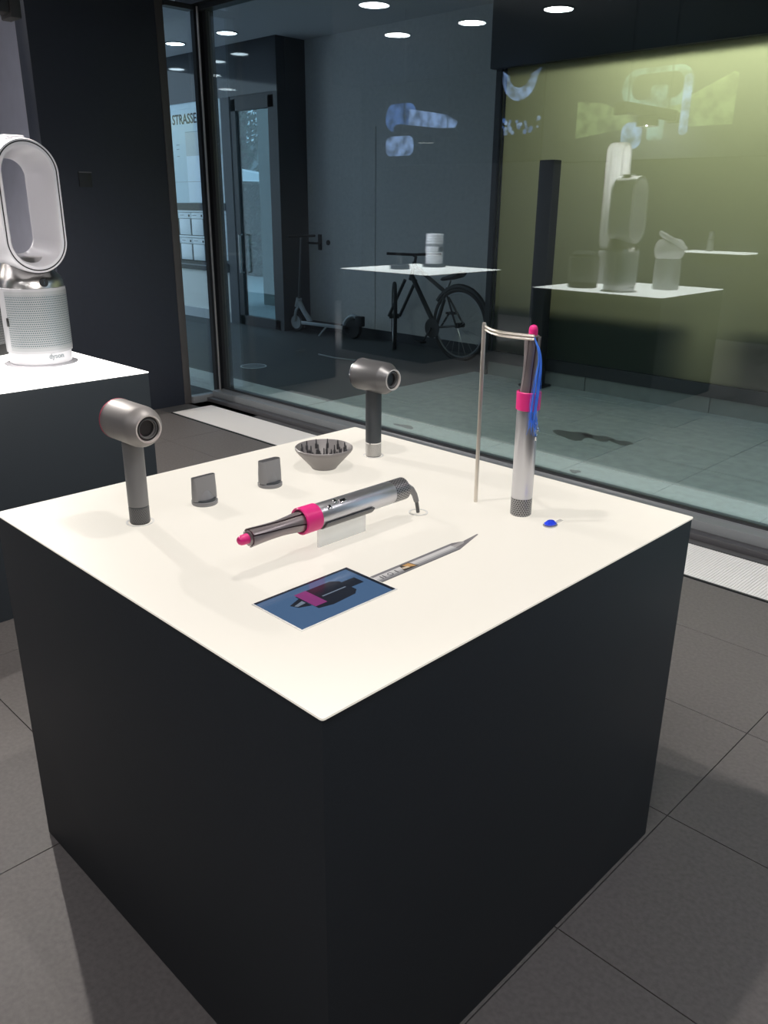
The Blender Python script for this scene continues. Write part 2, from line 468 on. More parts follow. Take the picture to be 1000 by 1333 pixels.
# pendant bar lamps
def pendant(cx, cy, label):
    t = thing('pendant_lamp', label, 'lamp', (cx, cy, 2.045), 0, 'black bar pendants over the plinths')
    MB().box(-0.035, 0.035, -0.39, 0.39, -0.035, 0.035, 0.006).build('bar', M_['matte_black'], t)
    for sy in (-0.3, 0.3):
        MB().tube([(0, sy, 0.03), (0, sy, 0.965)], 0.005, 8).build('hanger', M_['matte_black'], t)
    MB().lathe([(0.026, -0.050), (0.03, -0.034)], 20).build('lens', M_['black'], t)
    MB().lathe([(0.075, -0.098), (0.078, -0.098), (0.078, -0.034), (0.075, -0.034)], 32, None, False, False).build('added_glare_skirt', M_['light_trap'], t)  # unseen skirt added to hide the lamp's bright spot from the window
    for sy in (-1, 1):
        MB().box(-0.045, 0.045, sy * 0.39 - 0.02, sy * 0.39 + 0.02, -0.05, 0.02, 0.006).build('end_cap', M_['matte_black'], t)
    ld = bpy.data.lights.new('pendant_light', 'POINT')
    ld.energy = LAMP_POWER; ld.shadow_soft_size = 0.015; ld.color = (1.0, 0.94, 0.87)
    ld.use_nodes = True
    nt = ld.node_tree
    em = nt.nodes['Emission']
    tc = nt.nodes.new('ShaderNodeTexCoord')
    sp = nt.nodes.new('ShaderNodeSeparateXYZ')
    nt.links.new(tc.outputs['Normal'], sp.inputs[0])
    ab = nt.nodes.new('ShaderNodeMath'); ab.operation = 'ABSOLUTE'
    nt.links.new(sp.outputs['Z'], ab.inputs[0])
    mr = nt.nodes.new('ShaderNodeMapRange')          # made-up beam shape: less light on the plinth top, more on the floor
    mr.interpolation_type = 'SMOOTHSTEP'
    mr.inputs['From Min'].default_value = 0.79
    mr.inputs['From Max'].default_value = 0.94
    mr.inputs['To Min'].default_value = 1.0
    mr.inputs['To Max'].default_value = 0.26
    nt.links.new(ab.outputs[0], mr.inputs['Value'])
    nt.links.new(mr.outputs['Result'], em.inputs['Strength'])
    lo = bpy.data.objects.new('pendant_light', ld)
    COL.objects.link(lo); lo.parent = t; lo.location = (0, 0, -0.078)
    return t
pendant(0.0, 0.0, 'black bar pendant lamp above the plinth with hair dryers')
pendant(-2.15, 0.0, 'black bar pendant lamp end above the white looped fan')
pendant(-4.55, -0.26, 'black bar pendant lamp mirrored above the silver cylinder')

# recessed downlights
for x, y, lab in ((-4.61, 0.38, 'round ceiling downlight reflected at the top middle of the window'),
                  (-5.37, -0.70, 'round ceiling downlight, lowest of the middle three reflections'),
                  (-4.45, -0.74, 'round ceiling downlight reflected beside the black fascia end'),
                  (-3.54, -0.80, 'round ceiling downlight reflected on the black fascia'),
                  (-0.6, -2.3, 'added round ceiling downlight above the aisle before the hair dryer plinth'),  # this and rows below: unseen lamps added to brighten plinth and floor
                  (0.7, -2.3, 'second added round ceiling downlight of the aisle row by the back wall'),
                  (1.9, -2.0, 'added round ceiling downlight in the shop corner behind the viewer'),
                  (0.9, -1.0, 'added round ceiling downlight straight above the viewer'),
                  (1.9, 0.2, 'added round ceiling downlight beside the dark side wall'),
                  (1.5, 1.5, 'added round ceiling downlight nearest the shop window')):
    t = thing('downlight', lab, 'ceiling light', (x, y, 2.99), 0, 'recessed round downlights')
    rl = 0.15 if x > -1 else 0.12  # lenses of the added lamps enlarged for more light
    MB().lathe([(rl, -0.002), (rl, 0.008)], 28).build('lens', M_['downlight'], t)
    MB().lathe([(rl + 0.015, -0.004), (rl + 0.015, 0.009), (rl + 0.001, 0.009), (rl + 0.001, -0.004)], 28, None, False, False).build('ring', M_['matte_black'], t)

ww = thing('spotlight', 'added unseen ceiling spotlight brightening the blue-grey wall behind the partition', 'spotlight', (-5.5, 0.75, 2.9), math.radians(90))  # unseen lamp added to brighten the blue-grey wall
MB().lathe([(0.05, -0.16), (0.05, 0.0), (0.045, 0.01)], 20, Matrix.Rotation(math.radians(35), 4, 'Y')).build('housing', M_['matte_black'], ww)
MB().tube([(0, 0, 0.0), (0, 0, 0.1)], 0.012, 8).build('mount', M_['matte_black'], ww)
ld = bpy.data.lights.new('added_spot_light', 'SPOT'); ld.energy = 900; ld.spot_size = math.radians(95); ld.spot_blend = 0.8; ld.shadow_soft_size = 0.05; ld.color = (0.9, 0.93, 1.0)
lo = bpy.data.objects.new('added_spot_light', ld); COL.objects.link(lo); lo.parent = ww; lo.location = (-0.11, 0, -0.17); lo.rotation_euler = (0, math.radians(48), 0)

# ================================================================== HAIR DRYERS
def dryer(x, y, label, head_m, handle_m, cage_m, rear_m, face, hr=0.039):
    t = thing('hair_dryer', label, 'hair dryer', (x, y, H), 0, 'upright hair dryers on the glowing plinth')
    ht = 0.200
    MB().lathe([(0.0185, 0.0), (0.0185, 0.002)], 32).build('foot', M_['black'], t)
    MB().lathe([(0.0196, 0.002), (0.0196, 0.033)], 40).build('filter_cage', cage_m, t)
    MB().lathe([(0.0191, 0.033), (0.0191, 0.036)], 40).build('seam_ring', M_['chrome'] if face == 'chamfer' else M_['handle_dark'], t)
    MB().lathe([(0.0196, 0.036), (0.0196, 0.1615), (0.019, 0.17)], 40).build('handle', handle_m, t)
    ax = axis_x((0.012, 0, ht))
    L0, L1 = -0.060, 0.054
    if face == 'round':
        prof = [(hr - 0.004, L0), (hr - 0.001, L0 + 0.003), (hr, L0 + 0.006), (hr, L1 - 0.026), (hr - 0.0012, L1 - 0.019), (hr - 0.0045, L1 - 0.011), (hr - 0.009, L1 - 0.004), (hr - 0.0135, L1)]
    else:
        prof = [(hr - 0.004, L0), (hr - 0.001, L0 + 0.003), (hr, L0 + 0.006), (hr, L1 - 0.024), (hr - 0.002, L1 - 0.020), (hr - 0.0135, L1)]
    prof += [(hr - 0.0135, L1 - 0.006), (0.0155, L1 - 0.006), (0.0155, L0), (hr - 0.004, L0)]
    MB().lathe(prof, 56, ax, False, False).build('head', head_m, t)
    MB().lathe([(hr - 0.0035, L0 - 0.0015), (hr - 0.0005, L0 + 0.001), (hr + 0.0005, L0 + 0.003), (hr + 0.0005, L0 + 0.0055)], 56, ax, False, False).build('rear_rim', rear_m, t)
    o = hr - 0.0135
    MB().lathe([(o, L1 - 0.001), (o + 0.0006, L1 + 0.001), (o - 0.0022, L1 + 0.001), (o - 0.0028, L1 - 0.004)], 48, ax, False, False).build('outlet_ring', M_['pale_ring'], t)
    MB().lathe([(o - 0.003, L1 - 0.005), (o - 0.0033, L1 - 0.0035), (0.019, L1 - 0.0035), (0.0185, L1 - 0.005)], 48, ax, False, False).build('air_slot', M_['black'], t)
    MB().lathe([(0.0188, L1 - 0.005), (0.0188, L1 - 0.0022), (0.0172, L1 - 0.0018), (0.0168, L1 - 0.006), (0.0155, L1 - 0.012)], 48, ax, False, False).build('inner_ring', M_['grey_satin_dark'], t)
    MB().lathe([(0.0153, 0.0), (0.0153, 0.001)], 32, axis_x((0.012 + L1 - 0.011, 0, ht))).build('grille', M_['black'], t)  # no real grille: black disc painting the dark of the open air hole
    return t
dryer(-0.2515, -0.3155, 'warm grey hair dryer with rounded nose and fuchsia rear rim', M_['grey_satin'], M_['handle_grey'], M_['cage_dark'], M_['red_ring'], 'round')
dryer(-0.262, 0.338, 'dark nickel hair dryer with chamfered nose and silver lower cage', M_['grey_satin_dark'], M_['handle_dark'], M_['cage_silver'], M_['chrome'], 'chamfer', 0.038)

# ------------------------------------------------------------------ nozzles
def stadium(hw, r, n, z, ox=0.0):
    """outline about z: long in y (half length hw), radius r at the ends"""
    pts = []
    for k in range(n):
        a = 2 * PI * k / n
        c, s_ = math.cos(a), math.sin(a)
        e = 0.22
        px = r * math.copysign(abs(c) ** 0.8, c)
        py = hw * math.copysign(abs(s_) ** e, s_) if abs(s_) > 1e-9 else 0.0
        pts.append((px + ox, py, z))
    return pts
def slot_outline(hy, hx, n, z):
    pts = []
    for k in range(n):
        a = 2 * PI * k / n
        c, s_ = math.cos(a), math.sin(a)
        y = (hy - hx) * (1 if s_ > 1e-6 else -1 if s_ < -1e-6 else 0) + hx * s_
        pts.append((hx * c, y, z))
    return pts
def lerp_loop(a, b, t):
    return [tuple(p[i] * (1 - t) + q[i] * t for i in range(3)) for p, q in zip(a, b)]
def nozzle(x, y, label, hx, cone):
    t = thing('styling_nozzle', label, 'hair dryer nozzle', (x, y, H), 0, 'flat styling nozzles')
    MB().lathe([(0.0262, 0.0), (0.0272, 0.0015), (0.0272, 0.0075), (0.0255, 0.0085)], 40).build('mounting_ring', M_['plastic_grey'], t)
    n = 48
    b = MB()
    z1 = 0.060
    loops = [slot_outline(0.0287, hx + 0.0045, n, 0.0098), slot_outline(0.0287, hx + 0.003, n, 0.03), slot_outline(0.028, hx + 0.0005, n, 0.05), slot_outline(0.0278, hx, n, z1),
             slot_outline(0.0268, hx - 0.0012, n, z1), slot_outline(0.0266, hx - 0.0014, n, z1 - 0.02)]
    b.loft(loops, True, False)
    b.build('flat_body', M_['plastic_grey'], t)
    MB().loft([slot_outline(0.0266, hx - 0.0015, n, z1 - 0.0195), slot_outline(0.0266, hx - 0.0015, n, z1 - 0.019)]).build('slot_floor', M_['black'], t)
    MB().lathe([(0.0245, 0.007), (0.0235, 0.012)], 40).build('neck', M_['handle_dark'], t)
    # round air duct fairing into the flat body
    prof = [(0.0235, 0.0098), (0.019, 0.02), (0.0125, 0.030), (0.006, 0.0375), (0.0005, 0.040)] if cone else [(0.0225, 0.0098), (0.0195, 0.025), (0.016, 0.038), (0.0115, 0.047), (0.001, 0.052)]
    MB().lathe(prof, 40, Matrix.Diagonal((0.72, 1.0, 1.0, 1.0))).build('duct', M_['plastic_grey'], t)
    return t
nozzle(-0.256, -0.163, 'grey flat nozzle with thin slot nearest the warm grey dryer', 0.0060, True)
nozzle(-0.254, 0.007, 'grey flat nozzle with wide slot standing beside the diffuser bowl', 0.0098, False)

# ------------------------------------------------------------------ diffuser
df = thing('diffuser', 'grey cone shaped diffuser bowl with dark prongs inside', 'hair diffuser', (-0.273, 0.184, H))
prof = [(0.030, 0.0), (0.031, 0.002), (0.034, 0.006), (0.0655, 0.041), (0.0685, 0.046), (0.0685, 0.050), (0.0665, 0.0515), (0.0645, 0.049), (0.0625, 0.044), (0.033, 0.012)]
MB().lathe(prof, 56).build('bowl', M_['plastic_grey2'], df)
for ring, cnt, hh in ((0.020, 6, 0.030), (0.040, 12, 0.027), (0.053, 12, 0.0225)):
    for k in range(cnt):
        a = 2 * PI * (k + 0.3) / cnt
        zb = 0.011 + max(0, (ring - 0.033)) * 1.08
        MB().lathe([(0.0030, zb), (0.0030, zb + hh * 0.55), (0.0018, zb + hh * 0.6), (0.0014, zb + hh), (0.0005, zb + hh + 0.001)], 8, Matrix.Translation((ring * math.cos(a), ring * math.sin(a), 0))).build('prong', M_['prong'], df)

# ------------------------------------------------------------------ hair stylers
def styler(label, loc, rot=None, cord=False):
    t = thing('hair_styler', label, 'hair styler', loc, 0, 'hair stylers with fuchsia collar')
    if rot is not None: t.rotation_euler = rot
    n = 48
    MB().lathe([(0.0195, 0.0), (0.0213, 0.0015), (0.0213, 0.037)], n).build('filter_cage', M_['cage'], t)
    MB().lathe([(0.0209, 0.037), (0.0209, 0.0385), (0.0214, 0.0395), (0.0214, 0.210), (0.0205, 0.2175)], n).build('body', M_['silver'], t)
    MB().lathe([(0.0218, 0.217), (0.0236, 0.2185), (0.0238, 0.252), (0.0225, 0.2535), (0.0195, 0.2525), (0.019, 0.235)], n, None, False, True).build('collar', M_['pink'], t)
    # curling barrel: six twisted blades over a dark core
    def rb(z):
        u = (z - 0.24) / 0.117
        return 0.0185 - 0.0065 * math.sin(min(1, u * 1.25) * PI / 2) + 0.0030 * max(0, u - 0.45) / 0.55
    zs = [0.240 + 0.117 * k / 12 for k in range(13)]
    for k in range(6):
        b = MB(); loops = []
        for z in zs:
            u = (z - 0.24) / 0.117
            tw = 0.55 * u
            outer, inner = [], []
            for s_ in range(8):
                f = s_ / 7
                a = 2 * PI * (k + 0.05 + 0.86 * f) / 6 + tw
                r = rb(z) + 0.0012 * (1 - f)
                outer.append((r * math.cos(a), r * math.sin(a), z))
                inner.append(((r - 0.0016) * math.cos(a), (r - 0.0016) * math.sin(a), z))
            loops.append(outer + inner[::-1])
        b.loft(loops)
        b.build('barrel_blade', M_['barrel'], t)
    MB().lathe([(rb(z) - 0.0020, z) for z in zs], 32).build('barrel_core', M_['slot'], t)
    MB().lathe([(0.0125, 0.3555), (0.0125, 0.3585), (0.0108, 0.3600), (0.0082, 0.3605)], 32).build('barrel_end', M_['barrel'], t)
    MB().lathe([(0.0085, 0.359), (0.0085, 0.369), (0.0078, 0.374), (0.0055, 0.3775), (0.0020, 0.379), (0.0005, 0.3792)], 28).build('cool_tip', M_['pink'], t)
    # controls on the +x side of the body
    for z, y, r in ((0.198, -0.004, 0.0042), (0.180, 0.004, 0.0042)):
        p = MB().lathe([(r, 0.0), (r, 0.0018), (r - 0.001, 0.0024)], 20, axis_x((0.0208, y, z)))
        p.build('button', M_['chrome'], t)
    sl = MB().box(0.0200, 0.0240, -0.0035, 0.0035, 0.158, 0.172, 0.001).build('slider_switch', M_['chrome'], t)
    return t
v = styler('upright silver hair styler with fuchsia collar under the blue hair tress', (0.243, 0.262, H))
v.rotation_euler = (0, 0, math.radians(8))
hs = styler('silver hair styler lying level on a clear stand with cord', (0.09, 0.073, H + 0.0622), (PI / 2, math.radians(0), 0))
# the styler lies along -y: lathe z -> -y ; controls turned upwards
hs.scale = (1.05, 1.05, 1.05)
hs.rotation_euler = (Matrix.Rotation(PI / 2, 4, 'X') @ Matrix.Rotation(math.radians(58), 4, 'Z')).to_euler()
Minv = hs.rotation_euler.to_matrix().inverted()
wp = [(0.09, 0.073, 0.0622), (0.09, 0.086, 0.061), (0.0905, 0.097, 0.054), (0.092, 0.105, 0.042), (0.0928, 0.111, 0.026), (0.093, 0.114, 0.012), (0.093, 0.116, 0.0012)]
loc = [Minv @ (Vector((a, b, c)) - Vector((0.09, 0.073, 0.0622))) / 1.05 for a, b, c in wp]
MB().tube(loc[:5], [0.0085, 0.0075, 0.0065, 0.0058, 0.005], 14).build('cord_guard', M_['plastic_grey'], hs)
MB().tube(loc[3:], 0.0036, 12).build('cord', M_['cable'], hs)

# clear stand under the level styler
cs = thing('acrylic_stand', 'clear acrylic plate stand with dark cradle under the level styler', 'display stand', (0.09, -0.091, H))
MB().box(-0.002, 0.002, -0.060, 0.060, 0.0, 0.0363, 0.0004).build('plate', M_['acrylic'], cs)
cr = MB(); loops = []
for yy in (-0.058, 0.062):
    o_, i_ = [], []
    for k in range(13):
        a = PI * (1.12 + 0.76 * k / 12)
        o_.append((0.0268 * math.cos(a), yy, 0.0622 + 0.0258 * math.sin(a)))
        i_.append((0.0234 * math.cos(a), yy, 0.0622 + 0.0232 * math.sin(a)))
    loops.append(o_ + i_[::-1])
cr.loft(loops).build('cradle', mat('dark_cradle', (0.11, 0.11, 0.115), 0.35, 0.4), cs)

# ------------------------------------------------------------------ rod stand and blue tress
rs = thing('tress_stand', 'thin pale metal rod with curved arm beside the upright styler', 'stand', (0.133, 0.253, H))
MB().tube([(0, 0, 0), (0, 0, 0.370), (0, 0, 0.3735)], [0.0042, 0.0042, 0.0030], 14).build('rod', M_['nickel_rod'], rs)
arc = []
for k in range(13):
    f = k / 12
    arc.append((0.004 + 0.121 * f, -0.008 * f - 0.026 * math.sin(PI * f) * (1 - 0.3 * f), 0.3625 - 0.004 * f))
for dz in (-0.0030, 0.0030):
    MB().tube([(x, y, z + dz) for x, y, z in arc], 0.0027, 8).build('arm', M_['nickel_rod'], rs)
tip = Vector((0.133 + 0.125, 0.253 - 0.008, H + 0.3585))
cu = bpy.data.curves.new('hair_tress', 'CURVE')
cu.dimensions = '3D'; cu.bevel_depth = 0.00036; cu.bevel_resolution = 1
rnd = random.Random(3)
Rv = Vector((0.71, 0.70, 0)); Fv = Vector((0.70, -0.71, 0))
for k in range(40):
    sp = cu.splines.new('BEZIER')
    sp.bezier_points.add(4)
    a = rnd.uniform(-1, 1); b_ = rnd.uniform(-1, 1); c_ = rnd.uniform(-1, 1)
    ln = rnd.uniform(0.155, 0.185)
    wide = 0.0065 if k < 33 else 0.013
    D = lambda z: Vector((0, 0, -z))
    ps = [tip + Rv * (0.001 * a) + D(-0.001),
          tip + Rv * (0.011 + 0.003 * a) + Fv * (0.006 + 0.003 * b_) + D(0.030),
          tip + Rv * (0.010 + 0.8 * wide * a) + Fv * (0.010 + 0.004 * b_) + D(ln * 0.5),
          tip + Rv * (0.006 + wide * a) + Fv * (0.012 + 0.004 * b_) + D(ln * 0.86),
          tip + Rv * (0.006 + 1.2 * wide * a + 0.010 * c_) + Fv * (0.012 + 0.006 * b_) + D(ln + 0.004 * c_)]
    for bp_, q in zip(sp.bezier_points, ps):
        bp_.co = q; bp_.handle_left_type = bp_.handle_right_type = 'AUTO'
cu.materials.append(M_['hair_blue'])
ht = bpy.data.objects.new('hair_tress', cu); COL.objects.link(ht)
tag(ht, 'tress of blue hair hanging from the rod arm beside the styler', 'hair tress')
ht['kind'] = 'stuff'

# ------------------------------------------------------------------ blue crystal with clear tag
gm = thing('blue_crystal', 'small faceted blue crystal with clear tag lying on the glowing top', 'crystal', (0.323, 0.250, H))
MB().lathe([(0.002, 0.0), (0.0125, 0.004), (0.0125, 0.0055), (0.0075, 0.0095)], 10, Matrix.Diagonal((0.9, 1.2, 1, 1))).build('crystal', M_['gem'], gm, sharp=5)
MB().lathe([(0.0145, 0.0), (0.0145, 0.002), (0.0125, 0.003)], 24, Matrix.Diagonal((0.9, 1.15, 1, 1))).build('setting', M_['silver'], gm)
MB().box(-0.004, 0.004, 0.014, 0.040, 0.0008, 0.0018, 0.0002).build('tag', mat('clear_tag', (0.75, 0.75, 0.74), 0.2, alpha=0.5), gm)

# ------------------------------------------------------------------ tablet screen and printed picture
sc = thing('display_screen', 'flat blue screen set in the plinth top showing a dark brush', 'screen', (0.252, -0.2745, H))
MB().box(-0.061, 0.061, -0.1015, 0.1015, 0.0, 0.0012, 0.0004).build('bezel', M_['white_rim'], sc)
scr_m = mat('lit_blue_screen', (0.01, 0.012, 0.02), 0.12, emit=(0.060, 0.120, 0.225), estr=1.0, coat=0.3)
MB().box(-0.0585, 0.0585, -0.0985, 0.0985, 0.0012, 0.0018).build('glass', scr_m, sc)
def flat(poly, z, name, m, par, th=0.0002):
    return MB().prism(poly, z, z + th).build(name, m, par)
em = lambda n, c: mat(n, (0.01, 0.01, 0.01), 0.15, emit=c, estr=1.0)
m_dark, m_pk, m_lt, m_hi = em('screen_dark', (0.008, 0.012, 0.022)), em('screen_pink', (0.22, 0.035, 0.16)), em('screen_silver', (0.16, 0.20, 0.26)), em('screen_highlight', (0.17, 0.22, 0.30))
# dark border bands at the far and right edges
flat([(-0.0585, -0.0985), (-0.0535, -0.0985), (-0.0535, 0.0985), (-0.0585, 0.0985)], 0.0018, 'screen_edge', m_dark, sc)
flat([(-0.0535, 0.092), (0.0585, 0.092), (0.0585, 0.0985), (-0.0535, 0.0985)], 0.0018, 'screen_edge', m_dark, sc)
# brush picture: bristled head, pink ring, silver end, grip
brush = [(-0.030, -0.038), (-0.036, -0.022), (-0.036, 0.040), (-0.026, 0.052), (0.016, 0.052), (0.026, 0.040), (0.030, -0.010), (0.024, -0.036)]
flat([(x, y) for x, y in brush], 0.0018, 'screen_brush', m_dark, sc)
flat([(-0.020, 0.052), (0.004, 0.052), (0.004, 0.080), (-0.020, 0.080)], 0.0019, 'screen_grip', m_dark, sc)
flat([(-0.0365, -0.036), (-0.0365, -0.012), (0.0165, -0.012), (0.0165, -0.036)], 0.0021, 'screen_ring', m_pk, sc)
flat([(-0.012, -0.064), (-0.022, -0.038), (0.010, -0.038), (0.002, -0.058)], 0.0021, 'screen_tip', m_dark, sc)
flat([(-0.006, -0.060), (-0.012, -0.040), (-0.003, -0.040), (-0.001, -0.057)], 0.0023, 'screen_shine', m_lt, sc)
flat([(-0.004, -0.005), (-0.0015, -0.005), (-0.0015, 0.045), (-0.004, 0.045)], 0.0023, 'screen_shine', m_lt, sc)
pp = thing('printed_picture', 'flat printed picture of a silver wand on the plinth top', 'picture', (0.262, -0.175, H))
W_ = 0.0145
body = lambda a, b: [(a, 0.0), (b, 0.0), (b, 0.205), (a, 0.205)]
for a, b, c in ((-W_, -0.008, (0.20, 0.20, 0.215)), (-0.008, 0.001, (0.66, 0.65, 0.65)), (0.001, 0.006, (0.46, 0.46, 0.47)), (0.006, 0.0115, (0.24, 0.24, 0.255)), (0.0115, W_, (0.13, 0.13, 0.14))):
    flat(body(a, b), 0.0, 'printed_stripe', mat('print_grey', c, 0.4), pp, 0.0006)
flat([(-W_, 0.205), (W_, 0.205), (0.006, 0.235), (-0.008, 0.285), (-0.0105, 0.285), (-0.006, 0.237), (-W_, 0.215)], 0.0, 'printed_tip', mat('print_tip', (0.20, 0.19, 0.20), 0.4), pp, 0.0006)
flat([(-0.006, 0.205), (0.004, 0.205), (0.001, 0.232), (-0.006, 0.240)], 0.0006, 'printed_tip', mat('print_tip_light', (0.42, 0.40, 0.40), 0.4), pp)
flat([(-0.010, 0.070), (0.010, 0.062), (0.010, 0.098), (-0.010, 0.092)], 0.0006, 'printed_window', mat('print_dark', (0.05, 0.045, 0.04), 0.4), pp)
flat([(-0.008, 0.074), (0.004, 0.080), (0.008, 0.094), (-0.008, 0.090)], 0.0008, 'printed_motor', mat('print_gold', (0.62, 0.36, 0.14), 0.35), pp)
flat([(-0.002, 0.066), (0.004, 0.066), (0.006, 0.080), (0.000, 0.080)], 0.0010, 'printed_motor', mat('print_cream', (0.72, 0.60, 0.46), 0.35), pp)
MB().lathe([(0.0055, 0.0006), (0.0055, 0.0008), (0.0040, 0.0008), (0.0040, 0.0006)], 20, Matrix.Translation((0.0015, 0.036, 0)), False, False).build('printed_button', mat('print_ink', (0.06, 0.06, 0.065), 0.5), pp)
for yy in (0.014, 0.020, 0.050):
    flat([(-0.004, yy), (0.006, yy), (0.006, yy + 0.0025), (-0.004, yy + 0.0025)], 0.0006, 'printed_mark', bpy.data.materials['print_ink'], pp)

# ================================================================== PRODUCTS ON THE SECOND PLINTH
def ostad(hw, hz, n, x, zc):
    """upright stadium outline in the y-z plane"""
    pts = []
    for k in range(n):
        a = 2 * PI * k / n
        c, s_ = math.cos(a), math.sin(a)
        pts.append((x, hw * c, zc + (hz - hw) * (1 if s_ > 1e-6 else -1 if s_ < -1e-6 else 0) + hw * s_))
    return pts
def loop_fan(label, loc, m_loop, m_neck, m_shroud, m_frame, m_base, brand=True, rz=0.0):
    t = thing('loop_fan', label, 'fan', loc, rz, 'bladeless fans on the second plinth')
    n = 72; zc = 0.571; hz = 0.229
    MB().lathe([(0.133, 0.0), (0.135, 0.003), (0.128, 0.006)], 56).build('turntable', m_base, t)
    MB().lathe([(0.112, 0.006), (0.114, 0.009), (0.114, 0.050)], 64).build('base', m_base, t)
    MB().lathe([(0.116, 0.050), (0.1195, 0.0515), (0.1195, 0.288), (0.116, 0.290)], 72).build('shroud_frame', m_frame, t)
    # perforated sheet wrapped round the front of the shroud
    b = MB(); na = 40
    for k in range(na):
        a0 = math.radians(-78 + 156 * k / na); a1 = math.radians(-78 + 156 * (k + 1) / na)
        for z0, z1 in ((0.060, 0.278),):
            vs = [b.bm.verts.new((0.1205 * math.cos(a), 0.1205 * math.sin(a), z)) for a, z in ((a0, z0), (a1, z0), (a1, z1), (a0, z1))]
            f = b.bm.faces.new(vs)
            for lp, (u, w) in zip(f.loops, ((k / na * 0.43, 0), ((k + 1) / na * 0.43, 0), ((k + 1) / na * 0.43, 1), (k / na * 0.43, 1))):
                lp[b.uv].uv = (u, w)
    bmesh.ops.remove_doubles(b.bm, verts=b.bm.verts[:], dist=1e-5)
    b.build('perforated_sheet', m_shroud, t)
    MB().box(-0.006, 0.006, -0.1235, -0.118, 0.150, 0.182, 0.002, Matrix.Rotation(math.radians(12), 4, 'Z')).build('release_catch', M_['black'], t)
    # tapering metal neck under the loop
    b = MB(); loops = []
    for z, r, ox in ((0.289, 0.116, 0), (0.312, 0.113, 0), (0.328, 0.106, -0.004), (0.345, 0.095, -0.018), (0.365, 0.085, -0.03), (0.395, 0.072, -0.035)):
        loops.append([(ox + r * math.cos(2 * PI * k / 48), r * math.sin(2 * PI * k / 48), z) for k in range(48)])
    b.loft(loops).build('neck', m_neck, t)
    MB().lathe([(0.016, 0.0), (0.0175, 0.003), (0.015, 0.005)], 28, Matrix.Translation((0.1085, 0.0, 0.309)) @ Matrix.Rotation(math.radians(82), 4, 'Y')).build('control_dial', M_['black'], t)
    MB().box(0.112, 0.1155, -0.002, 0.002, 0.297, 0.321).build('dial_bar', M_['chrome'], t)
    # loop: outer shell, funnel inner wall
    xf, xb = 0.098, -0.075
    b = MB()
    loops = [ostad(0.111, hz - 0.004, n, xb, zc), ostad(0.114, hz, n, xb + 0.01, zc), ostad(0.116, hz, n, 0.0, zc), ostad(0.116, hz, n, xf - 0.006, zc), ostad(0.114, hz - 0.002, n, xf, zc),
             ostad(0.108, hz - 0.008, n, xf, zc)]
    b.loft(loops, False, False)
    b.build('loop_shell', m_loop, t)
    b = MB()
    loops = [ostad(0.104, hz - 0.012, n, xf, zc), ostad(0.095, hz - 0.022, n, xf + 0.001, zc), ostad(0.090, hz - 0.028, n, xf - 0.006, zc), ostad(0.078, hz - 0.045, n, -0.02, zc), ostad(0.062, hz - 0.062, n, xb + 0.01, zc), ostad(0.062, hz - 0.062, n, xb, zc), ostad(0.111, hz - 0.004, n, xb, zc)]
    b.loft(loops, False, False)
    b.build('loop_inner', m_loop, t)
    b = MB()
    b.loft([ostad(0.1082, hz - 0.0078, n, xf - 0.001, zc), ostad(0.1082, hz - 0.0078, n, xf + 0.0006, zc), ostad(0.1038, hz - 0.0122, n, xf + 0.0006, zc), ostad(0.1038, hz - 0.0122, n, xf - 0.001, zc)], False, False)
    b.build('loop_gap_ring', M_['black'], t)
    MB().box(-0.045, 0.03, -0.035, 0.035, 0.798, 0.812, 0.004).build('remote_control', M_['white'], t)
    if brand:
        a = math.radians(6)
        text('lettering', 'dyson', 0.026, M_['ink_grey'], t, Matrix.Rotation(a, 4, 'Z') @ Matrix.Translation((0.1146, 0, 0.030)) @ Matrix.Rotation(PI / 2, 4, 'Z') @ Matrix.Rotation(PI / 2, 4, 'X'), 0.0008, 'CENTER')
    return t
loop_fan('white looped fan with silver neck and perforated grey shroud', (-2.075, 0.300, H), M_['white'], M_['steel'], M_['fan_grille'], M_['fan_frame'], M_['white'])
# low dark heater behind it: only its right edge shows at the picture edge
dh = thing('desk_heater', 'low dark grey round heater half hidden left of the white fan', 'heater', (-2.44, 0.215, H))
MB().lathe([(0.110, 0.0), (0.112, 0.004), (0.112, 0.045)], 48).build('base', M_['matte_black'], dh)
MB().lathe([(0.113, 0.045), (0.116, 0.047), (0.116, 0.225), (0.11, 0.232)], 56).build('shroud', dots_mat('dark_perforated_shroud', (0.15, 0.155, 0.16), (0.05, 0.05, 0.053), 90, 20), dh)
MB().lathe([(0.105, 0.232), (0.10, 0.25), (0.07, 0.27), (0.03, 0.276)], 40).build('cap', M_['handle_dark'], dh)

# tall white tower fan
tt = thing('tower_fan', 'tall white tower fan reflected in the greenish pane', 'fan', (-2.50, -0.27, H), 0, 'bladeless fans on the second plinth')
MB().lathe([(0.105, 0.0), (0.107, 0.004), (0.1, 0.045), (0.1, 0.24), (0.092, 0.26)], 48).build('base', M_['fan_frame'], tt)
b = MB()
def tstad(hw, hz, x, zc): return ostad(hw, hz, 56, x, zc)
b.loft([tstad(0.070, 0.40, -0.075, 0.665), tstad(0.076, 0.404, -0.03, 0.665), tstad(0.076, 0.404, 0.03, 0.665), tstad(0.070, 0.40, 0.06, 0.665), tstad(0.052, 0.382, 0.062, 0.665), tstad(0.026, 0.356, -0.02, 0.665), tstad(0.022, 0.352, -0.075, 0.665), tstad(0.070, 0.40, -0.075, 0.665)], False, False)
b.build('loop', M_['white'], tt)
for sx in (-0.03, 0.0, 0.03):
    MB().box(sx - 0.003, sx + 0.003, -0.0785, -0.074, 0.34, 1.0).build('rib', M_['fan_frame'], tt)
    MB().box(sx - 0.003, sx + 0.003, 0.074, 0.0785, 0.34, 1.0).build('rib', M_['fan_frame'], tt)
